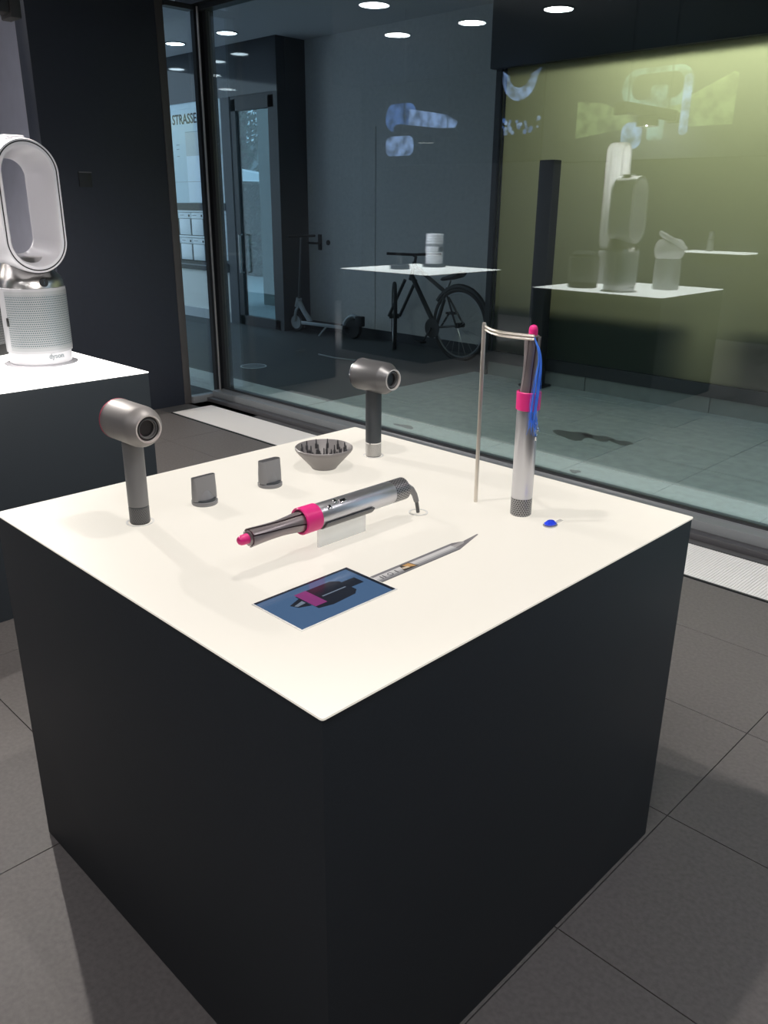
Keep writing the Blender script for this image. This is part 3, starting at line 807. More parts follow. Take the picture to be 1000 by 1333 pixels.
# small personal fan with tilted dome
pf = thing('dome_fan', 'small white dome fan with slanted slot head', 'fan', (-1.92, -0.13, H), 0, 'bladeless fans on the second plinth')
MB().lathe([(0.095, 0.0), (0.098, 0.004), (0.098, 0.215), (0.09, 0.225)], 48).build('base', mat('pale_silver_base', (0.42, 0.43, 0.45), 0.35, 0.4), pf)
MB().lathe([(0.085, 0.222), (0.105, 0.25), (0.112, 0.29), (0.105, 0.335), (0.082, 0.365), (0.04, 0.375)], 48).build('dome', M_['white'], pf)
MB().lathe([(0.09, 0.0), (0.12, 0.012), (0.13, 0.03), (0.12, 0.042), (0.07, 0.034), (0.05, 0.012)], 48, Matrix.Translation((0.01, 0.01, 0.335)) @ Matrix.Rotation(math.radians(30), 4, (0.6, 0.9, 0)) @ Matrix.Diagonal((1, 0.8, 1, 1)), False, False).build('slanted_ring', M_['white'], pf)
# ================================================================== PRODUCTS ON THE THIRD PLINTH
cy = thing('silver_canister', 'silver banded cylinder standing on the mirrored plinth', 'canister', (-4.71, -0.60, H))
MB().lathe([(0.12, 0.0), (0.12, 0.025), (0.10, 0.03)], 40).build('foot', M_['matte_black'], cy)
for k in range(12):
    z = 0.032 + k * 0.0245
    MB().lathe([(0.084, z), (0.088, z + 0.003), (0.088, z + 0.019), (0.084, z + 0.022)], 36).build('band', mat('canister_silver', (0.75, 0.75, 0.78), 0.35, 0.2) if k != 7 else M_['plastic_grey'], cy)
MB().lathe([(0.08, 0.03), (0.08, 0.32)], 30).build('core', M_['plastic_grey'], cy)
MB().box(0.080, 0.094, -0.03, 0.03, 0.15, 0.20, 0.004).build('badge', M_['matte_black'], cy)
dk = thing('docking_stand', 'black round dock with tilted wand on the mirrored plinth', 'dock', (-4.72, -0.10, H))
MB().lathe([(0.10, 0.0), (0.10, 0.035), (0.09, 0.042)], 36).build('dock', M_['matte_black'], dk)
MB().tube([(-0.16, -0.14, 0.13), (0.03, 0.03, 0.07)], 0.022, 12).build('wand', M_['black'], dk)
MB().tube([(0.03, 0.03, 0.03), (0.05, 0.05, 0.12)], 0.018, 12).build('post', M_['black'], dk)

# ================================================================== BACK WALL SCREENS AND SHELF (seen mirrored)
def E_(n, c, s_):
    m = mat(n, (0.01, 0.01, 0.012), 0.3, emit=c, estr=s_)
    nt = m.node_tree
    tc = nt.nodes.new('ShaderNodeTexCoord')
    no = nt.nodes.new('ShaderNodeTexNoise'); no.inputs['Scale'].default_value = 7; no.inputs['Detail'].default_value = 5
    nt.links.new(tc.outputs['Object'], no.inputs['Vector'])
    r = nt.nodes.new('ShaderNodeMapRange')
    r.inputs['From Min'].default_value = 0.36; r.inputs['From Max'].default_value = 0.64
    r.inputs['To Min'].default_value = 0.25 * s_; r.inputs['To Max'].default_value = 1.3 * s_
    nt.links.new(no.outputs['Fac'], r.inputs['Value'])
    nt.links.new(r.outputs['Result'], nt.nodes['Principled BSDF'].inputs['Emission Strength'])
    return m
m_scr = E_('screen_black', (0.012, 0.014, 0.016), 1.0)
m_blue = E_('screen_ice_blue', (0.35, 0.50, 0.85), 1.6)
m_dblue = E_('screen_deep_blue', (0.10, 0.20, 0.50), 1.6)
m_gring = E_('screen_green_grey', (0.22, 0.36, 0.34), 1.6)
m_green = E_('screen_meadow', (0.34, 0.44, 0.18), 1.1)
m_wht = E_('screen_white', (0.75, 0.75, 0.9), 1.6)
YW = -3.3
def wall_screen(name, x0, x1, z0, z1, label):
    t = thing(name, label, 'screen', ((x0 + x1) / 2, YW + 0.02, (z0 + z1) / 2), 0, 'wall screens facing the window')
    hx, hz = (x1 - x0) / 2, (z1 - z0) / 2
    MB().box(-hx, hx, -0.02, 0.02, -hz, hz, 0.004).build('housing', M_['matte_black'], t)
    MB().box(-hx + 0.01, hx - 0.01, 0.02, 0.022, -hz + 0.01, hz - 0.01).build('panel', m_scr, t)
    return t
def pic(t, poly, name, m, d=0.0):
    """flat picture element on the screen (x, z outline in world metres)"""
    ox, oy, oz = t.location
    MB().loft([[(x - ox, 0.0222 + d, z - oz) for x, z in poly], [(x - ox, 0.0228 + d, z - oz) for x, z in poly]]).build(name, m, t)
def rr(x0, x1, z0, z1, r=0.1, n=5):
    pts = []
    for cx, cz, a0 in ((x1 - r, z1 - r, 0), (x0 + r, z1 - r, 90), (x0 + r, z0 + r, 180), (x1 - r, z0 + r, 270)):
        for k in range(n + 1):
            a = math.radians(a0 + 90 * k / n); pts.append((cx + r * math.cos(a), cz + r * math.sin(a)))
    return pts
s1 = wall_screen('wall_screen', -8.15, -5.35, 1.93, 2.99, 'black wall screen showing pale blue machine shape, mirrored in the window')
pic(s1, rr(-8.05, -7.45, 2.38, 2.74, 0.16), 'picture_shape', m_dblue)
pic(s1, [(-7.6, 2.40), (-7.6, 2.66), (-6.9, 2.55), (-6.7, 2.45), (-6.75, 2.38)], 'picture_shape', m_blue, 0.001)
pic(s1, rr(-8.05, -7.5, 2.06, 2.32, 0.1), 'picture_shape', m_blue)
pic(s1, [(-7.4, 2.30), (-6.7, 2.28), (-6.7, 2.31), (-7.4, 2.33)], 'picture_shape', m_wht)
moon = [(-5.98 + 0.0, 2.98)] + [(-5.72 + 0.27 * math.cos(math.radians(a)), 2.93 + 0.30 * math.sin(math.radians(a))) for a in range(190, 351, 16)] + [(-5.40, 2.98)] + [(-5.72 + 0.17 * math.cos(math.radians(a)), 2.95 + 0.17 * math.sin(math.radians(a))) for a in range(350, 189, -16)]
pic(s1, moon, 'picture_moon', m_blue)
rnd = random.Random(11)
for k in range(30):
    cx, cz = rnd.uniform(-5.95, -5.4), rnd.uniform(2.26, 2.42)
    rr_ = rnd.uniform(0.015, 0.035)
    pic(s1, [(cx + rr_ * math.cos(a), cz + rr_ * math.sin(a)) for a in (0, 1.3, 2.6, 3.9, 5.2)], 'picture_speck', m_dblue if k % 2 else m_blue)
s2 = wall_screen('wall_screen', -5.2, -2.4, 1.9, 3.0, 'wall screen showing a ring shaped fan over a green meadow band')
pic(s2, [(-4.85, 2.16), (-4.85, 2.56), (-4.5, 2.52), (-4.1, 2.35), (-4.1, 2.25)], 'picture_meadow', m_green)
pic(s2, [(-3.75, 2.30), (-3.75, 2.42), (-3.4, 2.55), (-3.0, 2.72), (-2.95, 2.70), (-2.95, 2.22), (-3.4, 2.22)], 'picture_meadow', m_green)
def ringpic(t, outer, inner, name, m, d):
    ox, oy, oz = t.location
    f0 = lambda P, y: [(x - ox, y, z - oz) for x, z in P]
    MB().loft([f0(outer, 0.0222 + d), f0(outer, 0.0230 + d), f0(inner, 0.0230 + d), f0(inner, 0.0222 + d)], False, False).build(name, m, t)
ringpic(s2, rr(-4.28, -3.42, 2.44, 2.84, 0.19), rr(-4.16, -3.54, 2.52, 2.78, 0.12), 'picture_ring', m_gring, 0.002)
pic(s2, rr(-4.24, -3.98, 2.02, 2.30, 0.1), 'picture_cylinder', m_blue, 0.002)
pic(s2, rr(-3.92, -3.72, 2.10, 2.66, 0.04), 'picture_cylinder', m_gring, 0.003)
pic(s2, rr(-3.54, -3.44, 2.14, 2.74, 0.04), 'picture_cylinder', m_blue, 0.003)
# small lit shelf
sh = thing('wall_shelf', 'small lit white shelf mirrored far right in the greenish pane', 'shelf', (-2.85, YW, 0.95))
MB().box(-0.36, 0.36, 0.0, 0.30, -0.015, 0.0, 0.003).build('board', M_['panel_far'], sh)
MB().box(-0.34, 0.34, 0.0, 0.02, -0.10, -0.015).build('bracket', M_['matte_black'], sh)
sp = thing('shelf_bottle', 'small silver handheld device standing on the lit shelf', 'device', (-2.96, YW + 0.14, 0.95))
MB().lathe([(0.035, 0.0), (0.035, 0.12), (0.03, 0.13)], 24).build('body', M_['plastic_grey'], sp)
MB().lathe([(0.03, 0.13), (0.03, 0.20), (0.02, 0.21)], 24).build('cap', M_['silver'], sp)
# rack with blue light lines
lr = thing('light_rack', 'black rack with seven blue light lines mirrored by the entrance door', 'display rack', (-8.597, -0.72, 0))
MB().box(0.0, 0.05, -0.28, 0.28, 0.70, 1.75, 0.004).build('back_panel', M_['matte_black'], lr)
for k, hw in enumerate((0.06, 0.06, 0.11, 0.16, 0.08, 0.22, 0.22)):
    MB().box(0.05, 0.062, 0.12 - hw, 0.12, 1.50 - 0.098 * k, 1.512 - 0.098 * k).build('light_line', M_['led_blue'], lr)

# ================================================================== OUTSIDE
struct(box('ground', -16, 4.5, 2.58, 14, -0.12, -0.012, M_['joint']), 'ground under the passage paving')
pv = struct(box('driveway', -9.6, -3.452, 2.2, 5.48, -0.012, 0.0, M_['asphalt']), 'dark driveway in the passage')
st = sempty('pavement', 'grey stone pavers outside the shop window')
xs = [-3.45, -2.94, -2.38, -1.82, -1.255, -0.69, -0.135, 0.42, 0.98, 1.54, 2.1, 2.66, 3.22, 3.8]
ys = [2.58, 3.02, 3.40, 3.78, 4.16, 4.54, 4.76]
for i in range(len(xs) - 1):
    for j in range(len(ys) - 1):
        g = 0.0028
        dz = random.uniform(-0.0015, 0.0015)
        box('paver', xs[i] + g, xs[i + 1] - g, ys[j] + g, ys[j + 1] - g, -0.012, 0.001 + dz, M_['paver_pale'] if j == 0 else M_['paver'], st)
box('paver', -9.6, -3.456, 2.585, 3.0, -0.012, 0.002, M_['paver_pale'], st)
for cx, cy_, rx, ry in ((-1.62, 3.50, 0.13, 0.10), (-1.47, 3.56, 0.11, 0.06), (-1.31, 3.565, 0.075, 0.05), (-2.53, 2.87, 0.09, 0.03), (-1.18, 2.83, 0.03, 0.03)):
    b = MB()
    poly = []
    for k in range(18):
        a = 2 * PI * k / 18; f = 1 + 0.22 * math.sin(3 * a + cx) + 0.1 * math.sin(5 * a)
        poly.append((cx + rx * f * math.cos(a), cy_ + ry * f * math.sin(a)))
    b.prism(poly, 0.0022, 0.0030).build('stain', M_['stain'], st)
struct(box('yard_ground', -16, -6.62, 5.48, 14, -0.012, 0.0, M_['yard']), 'pale yard paving behind the entrance door')

# greenish frosted pane with its base and fascia
FX0, FX1, FY = -3.34, 2.8, 4.75
w3 = sempty('window_3', 'greenish frosted pane across the passage')
fm = bpy.data.materials.new('frosted_pane'); fm.use_nodes = True
nt = fm.node_tree; nt.nodes.remove(nt.nodes['Principled BSDF'])
tr = nt.nodes.new('ShaderNodeBsdfTranslucent'); tr.inputs['Color'].default_value = (0.82, 0.85, 0.74, 1)
df_ = nt.nodes.new('ShaderNodeBsdfPrincipled'); df_.inputs['Base Color'].default_value = (0.05, 0.07, 0.06, 1); df_.inputs['Roughness'].default_value = 0.25
mx = nt.nodes.new('ShaderNodeMixShader'); mx.inputs['Fac'].default_value = 0.30
nt.links.new(tr.outputs[0], mx.inputs[1]); nt.links.new(df_.outputs[0], mx.inputs[2])
nt.links.new(mx.outputs[0], nt.nodes['Material Output'].inputs['Surface'])
box('pane', FX0 + 0.05, FX1, FY, FY + 0.012, 0.20, 2.40, fm, w3)
box('side_frame', FX0, FX0 + 0.05, FY - 0.03, FY + 0.5, 0.0, 2.42, M_['frame_dark'], w3)
box('side_frame', FX0 + 0.075, FX0 + 0.085, FY - 0.012, FY, 0.2, 2.40, M_['frame_dark'], w3)
box('fascia', FX0 - 0.04, FX1, FY - 0.06, FY + 0.06, 2.40, 3.3, M_['facade'], w3)
box('base_rail', FX0, FX1, FY - 0.035, FY + 0.4, 0.12, 0.215, M_['frame_dark'], w3)
gp = mat('plinth_stone', (0.17, 0.19, 0.185), 0.7, noise=0.08, nscale=12)
for k in range(6):
    box('base_stone', FX0 + 1.03 * k + 0.003, FX0 + 1.03 * (k + 1) - 0.003, FY - 0.008, FY + 0.3, 0.0, 0.12, gp, w3)
# dim room behind the frosted pane
dimm = mat('dim_room_wall', (0.06, 0.065, 0.06), 0.9)
struct(box('wall_inner_back', FX0, FX1, FY + 1.5, FY + 1.6, 0, 3.2, dimm), 'wall of the room behind the frosted pane')
struct(box('wall_inner_left', FX0 + 0.03, FX0 + 0.08, FY + 0.013, FY + 1.5, 0, 3.2, dimm), 'side wall of the room behind the frosted pane')
struct(box('wall_inner_right', FX1 - 0.05, FX1, FY + 0.02, FY + 1.5, 0, 3.2, dimm), 'other side wall of that room')
struct(box('floor_inner', FX0, FX1, FY + 0.3, FY + 1.5, 0.0, 0.02, dimm), 'floor of the room behind the frosted pane')
struct(box('ceiling_inner', FX0, FX1, FY + 0.06, FY + 1.5, 3.1, 3.2, dimm), 'ceiling of the room behind the frosted pane')
ld = bpy.data.lights.new('pane_glow_light', 'AREA'); ld.shape = 'RECTANGLE'; ld.size = 3.6; ld.size_y = 0.25  # unseen lamp added to make the frosted pane glow
ld.energy = 125; ld.color = (1.0, 0.91, 0.62)
lo = bpy.data.objects.new('pane_glow_light', ld); COL.objects.link(lo); lo.location = (-0.55, FY + 0.55, 2.97)
lo.rotation_euler = (0, 0, 0)
cb = thing('added_shade_box', 'added low dark box darkening the left part of the greenish pane', 'cabinet', (-2.45, FY + 0.06, 0.02))  # made-up box blocking light to darken the pane's lower left
MB().box(-0.78, 0.95, 0.0, 0.32, 0.0, 0.70, 0.01).build('carcass', M_['matte_black'], cb)
MB().box(-0.80, 0.97, -0.012, 0.34, 0.70, 0.725, 0.004).build('top', M_['matte_black'], cb)
sb = thing('added_shade_bench', 'added dark bench shape darkening the right part of the greenish pane', 'bench', (-0.55, FY + 0.06, 0.02))  # made-up bench put in for the dark blotches on the pane
MB().box(-0.62, 0.9, 0.0, 0.32, 0.52, 0.78, 0.01).build('seat', M_['matte_black'], sb)
for sx in (-0.5, 0.6):
    MB().box(sx - 0.03, sx + 0.03, 0.02, 0.3, 0.0, 0.52).build('leg', M_['matte_black'], sb)
bp_ = thing('stand_in_post', 'slim black post added for a dark upright shape before the greenish pane', 'post', (-2.70, FY - 0.14, 0.0))  # added post standing in for an unidentified dark upright shape
MB().box(-0.065, 0.065, -0.05, 0.05, 0.02, 1.72, 0.004).build('post', M_['matte_black'], bp_)
MB().box(-0.10, 0.10, -0.09, 0.09, 0.003, 0.02, 0.003).build('foot_plate', M_['matte_black'], bp_)
# passage downlights
for x, y, lab in ((-6.835, 4.675, 'round passage downlight just right of the chrome corner post'),
                  (-7.767, 4.647, 'round passage downlight seen through the narrow side pane'),
                  (-8.421, 4.507, 'round passage downlight hidden by the charcoal wall, third of its row'),
                  (-9.346, 4.508, 'round passage downlight hidden by the charcoal wall, last of its row')):
    t = thing('downlight', lab, 'ceiling light', (x, y, 3.045), 0, 'round passage downlights')
    MB().lathe([(0.10, -0.002), (0.10, 0.006)], 28).build('lens', M_['downlight_cool'], t)
    MB().lathe([(0.115, -0.004), (0.115, 0.0055), (0.101, 0.0055), (0.101, -0.004)], 28, None, False, False).build('ring', M_['matte_black'], t)
# passage walls and ceiling
wp_ = struct(box('wall_passage', -6.55, FX0, 5.48, 5.7, 0, 3.06, M_['passage_wall']), 'grey rendered wall at the back of the passage')
box('base_strip', -6.55, FX0, 5.465, 5.48, 0, 0.10, M_['facade'], wp_)
struct(box('wall_passage_side', FX0 + 0.0, FX0 + 0.03, FY + 0.5, 5.7, 0, 3.06, M_['facade']), 'dark return wall beside the frosted pane')
struct(box('ceiling_passage', -9.6, 0.4, 2.6, 5.7, 3.05, 3.3, M_['passage_ceiling']), 'grey ceiling over the passage')
d2 = sempty('door_2', 'flush grey service door in the passage wall')
dm = M_['passage_wall']
box('leaf', -6.52, -5.45, 5.474, 5.482, 0.10, 2.15, dm, d2)
lh = MB().box(-0.03, 0.03, -0.012, 0.0, -0.085, 0.085, 0.004).build('lock_plate', M_['matte_black'], d2, loc=(-6.34, 5.474, 0.99))
MB().tube([(0, -0.01, 0), (0, -0.05, 0), (-0.15, -0.055, 0)], 0.012, 10).build('handle', M_['matte_black'], d2, loc=(-6.34, 5.474, 0.98))
MB().lathe([(0.028, 0), (0.028, 0.012)], 20, Matrix.Rotation(PI / 2, 4, 'X')).build('key_rosette', M_['matte_black'], d2, loc=(-6.20, 5.474, 0.99))

# dark entrance facade with its door
fa = sempty('wall_entrance', 'dark metal entrance facade at the end of the passage')
box('lintel', -9.6, -6.55, 5.08, 5.20, 2.53, 3.05, M_['facade_gloss'], fa)
box('pier', -6.62, -6.55, 5.08, 5.50, 0.0, 2.53, M_['facade'], fa)
box('side_cladding', -6.60, -6.55, 5.20, 5.50, 2.53, 3.05, M_['facade'], fa)
box('mullion', -7.60, -7.43, 5.08, 5.16, 0.0, 2.53, M_['facade'], fa)
box('mullion', -9.6, -8.95, 5.08, 5.16, 0.0, 2.53, M_['facade'], fa)
box('transom', -8.95, -7.60, 5.07, 5.16, 1.315, 1.40, M_['facade'], fa)
box('transom', -8.95, -7.60, 5.06, 5.16, 0.60, 0.70, M_['facade'], fa)
box('sill_line', -8.95, -7.60, 5.05, 5.08, 0.655, 0.668, M_['frame_grey'], fa)
box('backing', -9.6, -7.5, 5.16, 5.20, 0.0, 2.53, M_['facade'], fa)
box('dado', -8.95, -7.60, 5.09, 5.15, 0.12, 0.60, M_['lower_wall'], fa)
box('dado_base', -8.95, -7.60, 5.075, 5.15, 0.0, 0.12, M_['lower_base'], fa)
d1 = sempty('door_1', 'glazed dark entrance door')
box('side_frame', -7.43, -7.33, 5.09, 5.15, 0.0, 2.50, M_['facade'], d1)
box('side_frame', -6.73, -6.62, 5.09, 5.15, 0.0, 2.50, M_['facade'], d1)
box('head_frame', -7.43, -6.62, 5.09, 5.15, 2.38, 2.53, M_['facade'], d1)
box('bottom_rail', -7.43, -6.62, 5.09, 5.15, 0.0, 0.11, M_['facade'], d1)
box('pane', -7.33, -6.73, 5.115, 5.125, 0.11, 2.38, M_['glass_door'], d1)
MB().tube([(-7.30, 5.085, 0.62), (-7.30, 5.04, 0.62), (-7.30, 5.04, 1.05), (-7.30, 5.085, 1.05)], 0.012, 10).build('handle', M_['steel'], d1)
# notice board
nb = thing('notice_board', 'pale street name board with black capitals beside the entrance', 'notice board', (-8.26, 5.09, 1.96))
MB().box(-0.66, 0.66, 0.0, 0.05, -0.56, 0.57).build('panel', M_['board'], nb)
text('lettering', 'STRASSE', 0.155, M_['ink'], nb, Matrix.Translation((-0.385, -0.002, 0.345)) @ Matrix.Rotation(PI / 2, 4, 'X'), 0.001, 'LEFT', 0.92)
MB().box(-0.12, 0.64, -0.003, 0.0, 0.245, 0.252).build('rule', M_['ink_grey'], nb)
MB().box(-0.12, 0.64, -0.002, 0.0, -0.02, 0.24).build('grey_sheet', M_['board_grey'], nb)
MB().box(-0.12, 0.64, -0.003, 0.0, -0.55, -0.02).build('pale_sheet', M_['board_light'], nb)
MB().box(-0.66, 0.64, -0.0045, -0.003, -0.315, -0.311).build('rule', M_['ink_grey'], nb)
for zz, ww in ((0.11, 0.07), (0.06, 0.05), (-0.02, 0.06)):
    MB().box(-0.33, -0.33 + ww, -0.003, 0.0, zz, zz + 0.008).build('print_line', M_['ink_grey'], nb)
MB().lathe([(0.012, 0), (0.012, 0.003)], 12, Matrix.Translation((0.19, 0.0, 0.36)) @ Matrix.Rotation(PI / 2, 4, 'X')).build('dot', M_['ink'], nb)
# mailboxes
mc = thing('mailbox_cabinet', 'two rows of white mailboxes under the street name board', 'mailboxes', (-7.82, 5.09, 0.70))
MB().box(-1.12, 0.01, 0.01, 0.06, 0.0, 0.615).build('carcass', mat('mailbox_gap', (0.03, 0.035, 0.04), 0.6), mc)
for r in range(2):
    z0 = 0.01 + r * 0.305
    for c in range(4):
        x0 = -1.118 + 0.282 * c
        f = MB().box(x0 + 0.002, x0 + 0.280, 0.0, 0.012, z0 + 0.20, z0 + 0.272, 0.002).build('flap', M_['mailbox'], mc)
        MB().lathe([(0.014, 0), (0.014, 0.004)], 12, Matrix.Translation((x0 + 0.235, 0.0, z0 + 0.235)) @ Matrix.Rotation(PI / 2, 4, 'X')).build('lock', M_['ink'], f)
        MB().box(x0 + 0.03, x0 + 0.12, -0.0015, 0.0, z0 + 0.235, z0 + 0.243).build('name_strip', M_['ink_grey'], f)
        MB().box(x0 + 0.002, x0 + 0.252, 0.0, 0.012, z0 + 0.004, z0 + 0.196, 0.002).build('door', M_['mailbox'], mc)
    MB().box(-1.118, 0.006, -0.012, 0.012, z0 + 0.276, z0 + 0.300, 0.003).build('top_rail', M_['mailbox'], mc)
ic = thing('intercom_panel', 'narrow pale intercom panel right of the mailboxes', 'intercom', (-7.70, 5.09, 0.74))
MB().box(-0.095, 0.095, 0.0, 0.06, 0.0, 0.575, 0.002).build('panel', M_['board_light'], ic)
for z in (0.06, 0.25, 0.53):
    MB().box(-0.095, 0.095, -0.001, 0.0, z, z + 0.006).build('joint', M_['ink_grey'], ic)
MB().lathe([(0.022, 0), (0.022, 0.004)], 16, Matrix.Translation((0.01, 0.0, 0.47)) @ Matrix.Rotation(PI / 2, 4, 'X')).build('camera_lens', M_['ink_grey'], ic)
for z in (0.30, 0.37, 0.395):
    MB().box(-0.05, -0.02, -0.003, 0.0, z, z + 0.012).build('button', M_['ink'], ic)
MB().box(-0.05, 0.06, -0.003, 0.0, 0.325, 0.337).build('slot', M_['ink'], ic)

# manhole cover
mh = thing('manhole_cover', 'round pale rimmed cover set in the dark driveway', 'manhole cover', (-4.99, 3.46, 0.0))
MB().lathe([(0.12, 0.0), (0.12, 0.004), (0.108, 0.004), (0.108, 0.001)], 40, None, False, False).build('rim', mat('cover_rim', (0.55, 0.6, 0.62), 0.4, 0.3), mh)
MB().lathe([(0.107, 0.0), (0.107, 0.003)], 40).build('plate', M_['cover_iron'], mh)
stk = tag(MB().tube([(-5.05, 4.30, 0.008), (-4.80, 4.28, 0.007), (-4.42, 4.36, 0.007)], 0.007, 6).build('stick', M_['scooter_grey']), 'thin pale stick lying on the dark driveway', 'stick')

# kick scooter
sk = thing('electric_scooter', 'pale grey electric scooter parked along the passage wall', 'scooter', (-6.45, 5.20, 0.0), math.radians(6))
def wheel(r, w, x, nm, par, mt=None):
    return MB().lathe([(r - 0.035, -w), (r - 0.01, -w), (r, -w * 0.4), (r, w * 0.4), (r - 0.01, w), (r - 0.035, w)], 32, axis_y((x, 0, r)), True, True).build(nm, mt or M_['rubber'], par)
wheel(0.11, 0.028, 0.0, 'front_wheel', sk)
MB().lathe([(0.075, -0.034), (0.075, 0.034)], 24, axis_y((0.0, 0, 0.11))).build('hub', M_['scooter_grey'], sk)
wheel(0.11, 0.028, 0.86, 'rear_wheel', sk)
MB().tube([(-0.01, -0.045, 0.12), (0.02, -0.045, 0.25), (0.03, 0.0, 0.30)], 0.016, 8).build('fork', M_['scooter_grey'], sk)
MB().tube([(0.0, 0, 0.28), (0.03, 0, 0.38)], 0.035, 12).build('head_tube', M_['scooter_grey'], sk)
MB().tube([(0.03, 0, 0.38), (0.09, 0, 1.05)], 0.014, 10).build('stem', M_['handle_dark'], sk)
MB().tube([(0.09, -0.22, 1.06), (0.09, 0.22, 1.06)], 0.014, 10).build('handlebar', M_['rubber'], sk)
MB().tube([(0.03, 0, 0.34), (0.10, 0, 0.24), (0.21, 0, 0.12)], [0.03, 0.028, 0.03], 12).build('neck', M_['scooter_grey'], sk)
MB().box(0.14, 0.80, -0.075, 0.075, 0.10, 0.135, 0.012).build('deck', M_['rubber'], sk)
MB().box(0.13, 0.76, -0.080, -0.072, 0.10, 0.138, 0.003).build('deck_edge', M_['scooter_grey'], sk)
arcp = [(0.86 + 0.135 * math.cos(a), 0, 0.11 + 0.135 * math.sin(a)) for a in [math.radians(k) for k in range(60, 190, 13)]]
MB().tube(arcp, 0.022, 8).build('mudguard', M_['scooter_grey'], sk)
MB().box(0.90, 1.0, -0.03, 0.03, 0.14, 0.25, 0.008).build('rear_bracket', M_['rubber'], sk)
MB().tube([(0.50, -0.06, 0.10), (0.46, -0.14, 0.004)], 0.010, 8).build('kickstand', M_['scooter_grey'], sk)

# bicycle
bk = thing('bicycle', 'black bicycle leaning by the passage wall below the mirrored plinth', 'bicycle', (-3.95, 5.13, 0.0), math.radians(178))
def bwheel(x, yaw, nm):
    R_ = 0.325
    T = Matrix.Translation((x, 0, R_)) @ Matrix.Rotation(yaw, 4, 'Z')
    ring = [T @ Vector((R_ * math.cos(2 * PI * k / 48), 0, R_ * math.sin(2 * PI * k / 48))) for k in range(48)]
    w = MB().tube([p * 1.0 for p in ring], 0.019, 8, True).build(nm, M_['rubber'], bk)
    rim = [T @ Vector((0.300 * math.cos(2 * PI * k / 48), 0, 0.300 * math.sin(2 * PI * k / 48))) for k in range(48)]
    MB().tube(rim, 0.009, 6, True).build('rim', M_['steel'], w)
    b = MB()
    for k in range(20):
        a = 2 * PI * k / 20
        b.tube([T @ Vector((0.02 * math.cos(a + 0.9), 0.02 * (-1) ** k, 0.02 * math.sin(a + 0.9))), T @ Vector((0.295 * math.cos(a), 0, 0.295 * math.sin(a)))], 0.0014, 4)
    sp_ = b.build('spokes', M_['steel'], w); sp_['kind'] = 'stuff'
    MB().lathe([(0.025, -0.05), (0.025, 0.05)], 16, T @ Matrix.Rotation(PI / 2, 4, 'X')).build('hub', M_['matte_black'], w)
bwheel(0.0, 0.0, 'rear_wheel')
FXB = 0.90
bwheel(FXB, math.radians(-42), 'front_wheel')
BBk = (0.31, 0, 0.27); HT, HB_ = (0.625, 0, 0.84), (0.655, 0, 0.74); ST = (0.17, 0, 0.66)
for nm, a, b, r in (('down_tube', HB_, BBk, 0.024), ('top_tube', HT, (0.185, 0, 0.61), 0.019), ('seat_tube', BBk, ST, 0.018), ('head_tube', (0.62, 0, 0.87), (0.672, 0, 0.70), 0.022)):
    MB().tube([a, b], r, 12).build(nm, M_['bike_black'], bk)
for s_ in (-1, 1):
    MB().tube([BBk, (0.0, 0.055 * s_, 0.325)], 0.011, 8).build('chain_stay', M_['bike_black'], bk)
    MB().tube([(0.185, 0, 0.61), (0.0, 0.055 * s_, 0.325)], 0.010, 8).build('seat_stay', M_['bike_black'], bk)
    c, sn = math.cos(math.radians(-42)), math.sin(math.radians(-42))
    MB().tube([(0.672 - 0.055 * s_ * sn, 0.055 * s_ * c, 0.70), (FXB - 0.055 * s_ * sn, 0.055 * s_ * c, 0.325)], 0.016, 8).build('fork_blade', M_['bike_black'], bk)
    MB().tube([(0.31, 0.07 * s_, 0.27), (0.31 + 0.10 * s_, 0.075 * s_, 0.27 - 0.14 * s_)], 0.010, 8).build('crank', M_['matte_black'], bk)
    MB().box(0.31 + 0.10 * s_ - 0.045, 0.31 + 0.10 * s_ + 0.045, 0.075 * s_ - 0.0, 0.075 * s_ + 0.085 * s_, 0.27 - 0.14 * s_ - 0.01, 0.27 - 0.14 * s_ + 0.01).build('pedal', M_['matte_black'], bk)
MB().lathe([(0.095, -0.003), (0.095, 0.003)], 28, Matrix.Translation((0.31, 0.055, 0.27)) @ Matrix.Rotation(PI / 2, 4, 'X')).build('chainring', M_['matte_black'], bk)
MB().tube([ST, (0.14, 0, 0.73)], 0.013, 10).build('seat_post', M_['steel'], bk)
MB().loft([[(x, w * math.cos(2 * PI * k / 12), z + hgt * math.sin(2 * PI * k / 12)) for k in range(12)] for x, w, hgt, z in ((-0.02, 0.05, 0.02, 0.80), (0.01, 0.075, 0.03, 0.79), (0.10, 0.05, 0.028, 0.765), (0.24, 0.022, 0.018, 0.735), (0.26, 0.012, 0.01, 0.73))]).build('saddle', M_['rubber'], bk)
MB().tube([(0.62, 0, 0.86), (0.605, 0, 0.92), (0.65, 0, 0.94)], 0.015, 8).build('handlebar_stem', M_['matte_black'], bk)
MB().tube([(0.63 - 0.27 * sn, 0.27 * c, 0.95), (0.65, 0, 0.94), (0.63 + 0.27 * sn, -0.27 * c, 0.95)], 0.013, 8).build('handlebar', M_['matte_black'], bk)
arcp = [(0.36 * math.cos(math.radians(a)), 0, 0.325 + 0.36 * math.sin(math.radians(a))) for a in range(35, 175, 10)]
MB().tube(arcp, 0.022, 6).build('mudguard', M_['bike_black'], bk)

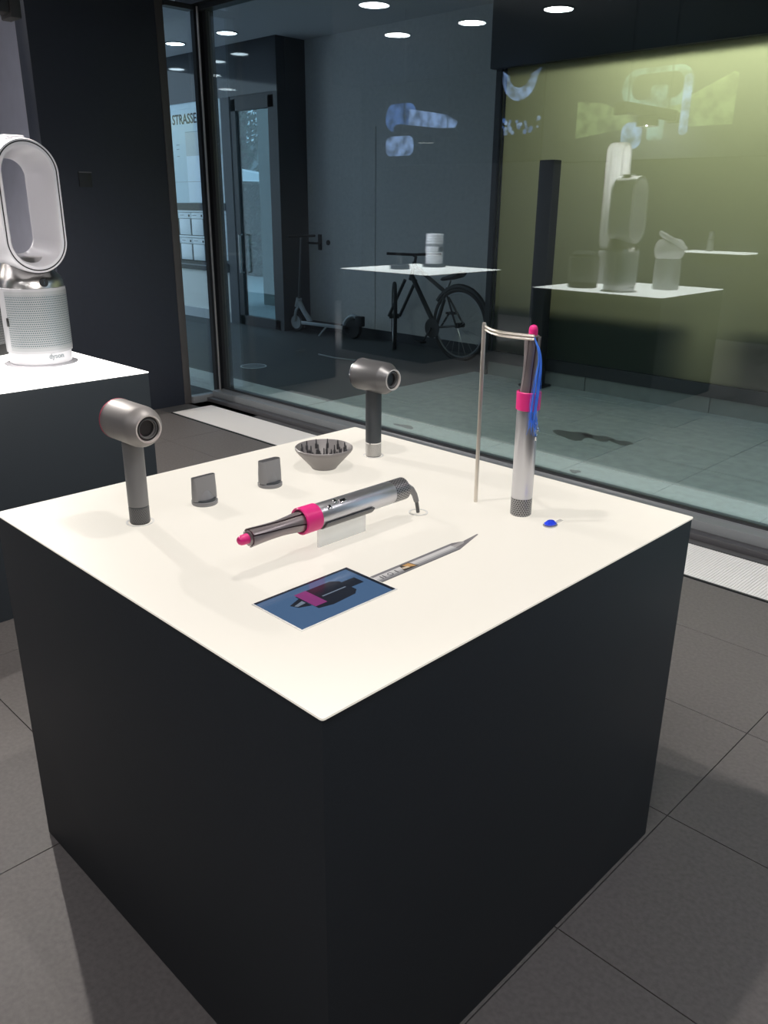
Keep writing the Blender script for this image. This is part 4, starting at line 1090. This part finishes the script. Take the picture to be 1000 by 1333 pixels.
# yard behind the entrance door
hd = thing('hedge', 'dark clipped hedge seen through the entrance door glass', 'hedge', (-13.5, 9.6, 0))
MB().box(-2.2, 2.2, 0.0, 0.6, 0.0, 1.78, 0.05).build('core', mat('hedge_core', (0.02, 0.03, 0.022), 0.9), hd)
rnd = random.Random(5)
def leaf_cloud(n, fn, size):
    b = MB()
    for _ in range(n):
        p = Vector(fn()); d = Vector((rnd.uniform(-1, 1), rnd.uniform(-1, 1), rnd.uniform(-1, 1))).normalized()
        e = d.orthogonal().normalized(); f = d.cross(e)
        s_ = size * rnd.uniform(0.6, 1.3)
        b.quad([p - e * s_, p + f * s_ * 0.5, p + e * s_, p - f * s_ * 0.5])
    return b
l = leaf_cloud(2200, lambda: (rnd.uniform(-2.2, 2.2), rnd.uniform(-0.08, 0.05), rnd.uniform(0.02, 1.85)), 0.05).build('foliage', M_['leaf'], hd); l['kind'] = 'stuff'
tr_ = thing('yard_tree', 'tree with dark foliage seen through the top of the entrance door glass', 'tree', (-16.6, 12.0, 0))
MB().tube([(0, 0, 0), (0.05, 0.0, 1.6), (-0.05, 0.05, 2.8), (0.1, 0.1, 4.2)], [0.14, 0.11, 0.08, 0.03], 10).build('trunk', M_['bark'], tr_)
for a in range(5):
    an = a * 1.26
    MB().tube([(0, 0, 2.0 + 0.25 * a), (0.6 * math.cos(an), 0.6 * math.sin(an), 2.7 + 0.3 * a)], [0.05, 0.015], 6).build('branch', M_['bark'], tr_)
l = leaf_cloud(2600, lambda: (rnd.gauss(0, 0.5), rnd.gauss(0, 0.5), rnd.gauss(3.3, 0.65)), 0.07).build('foliage', M_['leaf'], tr_); l['kind'] = 'stuff'
aw = thing('white_awning', 'white sloped canopy above the hedge behind the door glass', 'canopy', (-12.4, 8.7, 0))
MB().loft([[(-0.9, 0.0, 1.82), (1.4, 0.0, 1.76), (1.4, 0.5, 1.76), (-0.9, 0.5, 1.82)], [(-0.9, 0.1, 2.10), (1.4, 0.1, 1.80), (1.4, 0.4, 1.80), (-0.9, 0.4, 2.10)]]).build('roof', M_['canvas'], aw)
for sx in (-0.7, 1.2):
    MB().tube([(sx, 0.25, 0), (sx, 0.25, 1.8)], 0.03, 8).build('post', M_['scooter_grey'], aw)
yc = struct(box('column_yard', -8.92, -8.0, 6.6, 6.9, 0, 3.1, M_['column']), 'grey-green pillar behind the entrance door')
bld = struct(box('wall_yard', -20.0, -19.8, 9.0, 16.0, 0, 3.0, mat('yard_wall', (0.22, 0.25, 0.26), 0.8)), 'grey yard wall behind the hedge')
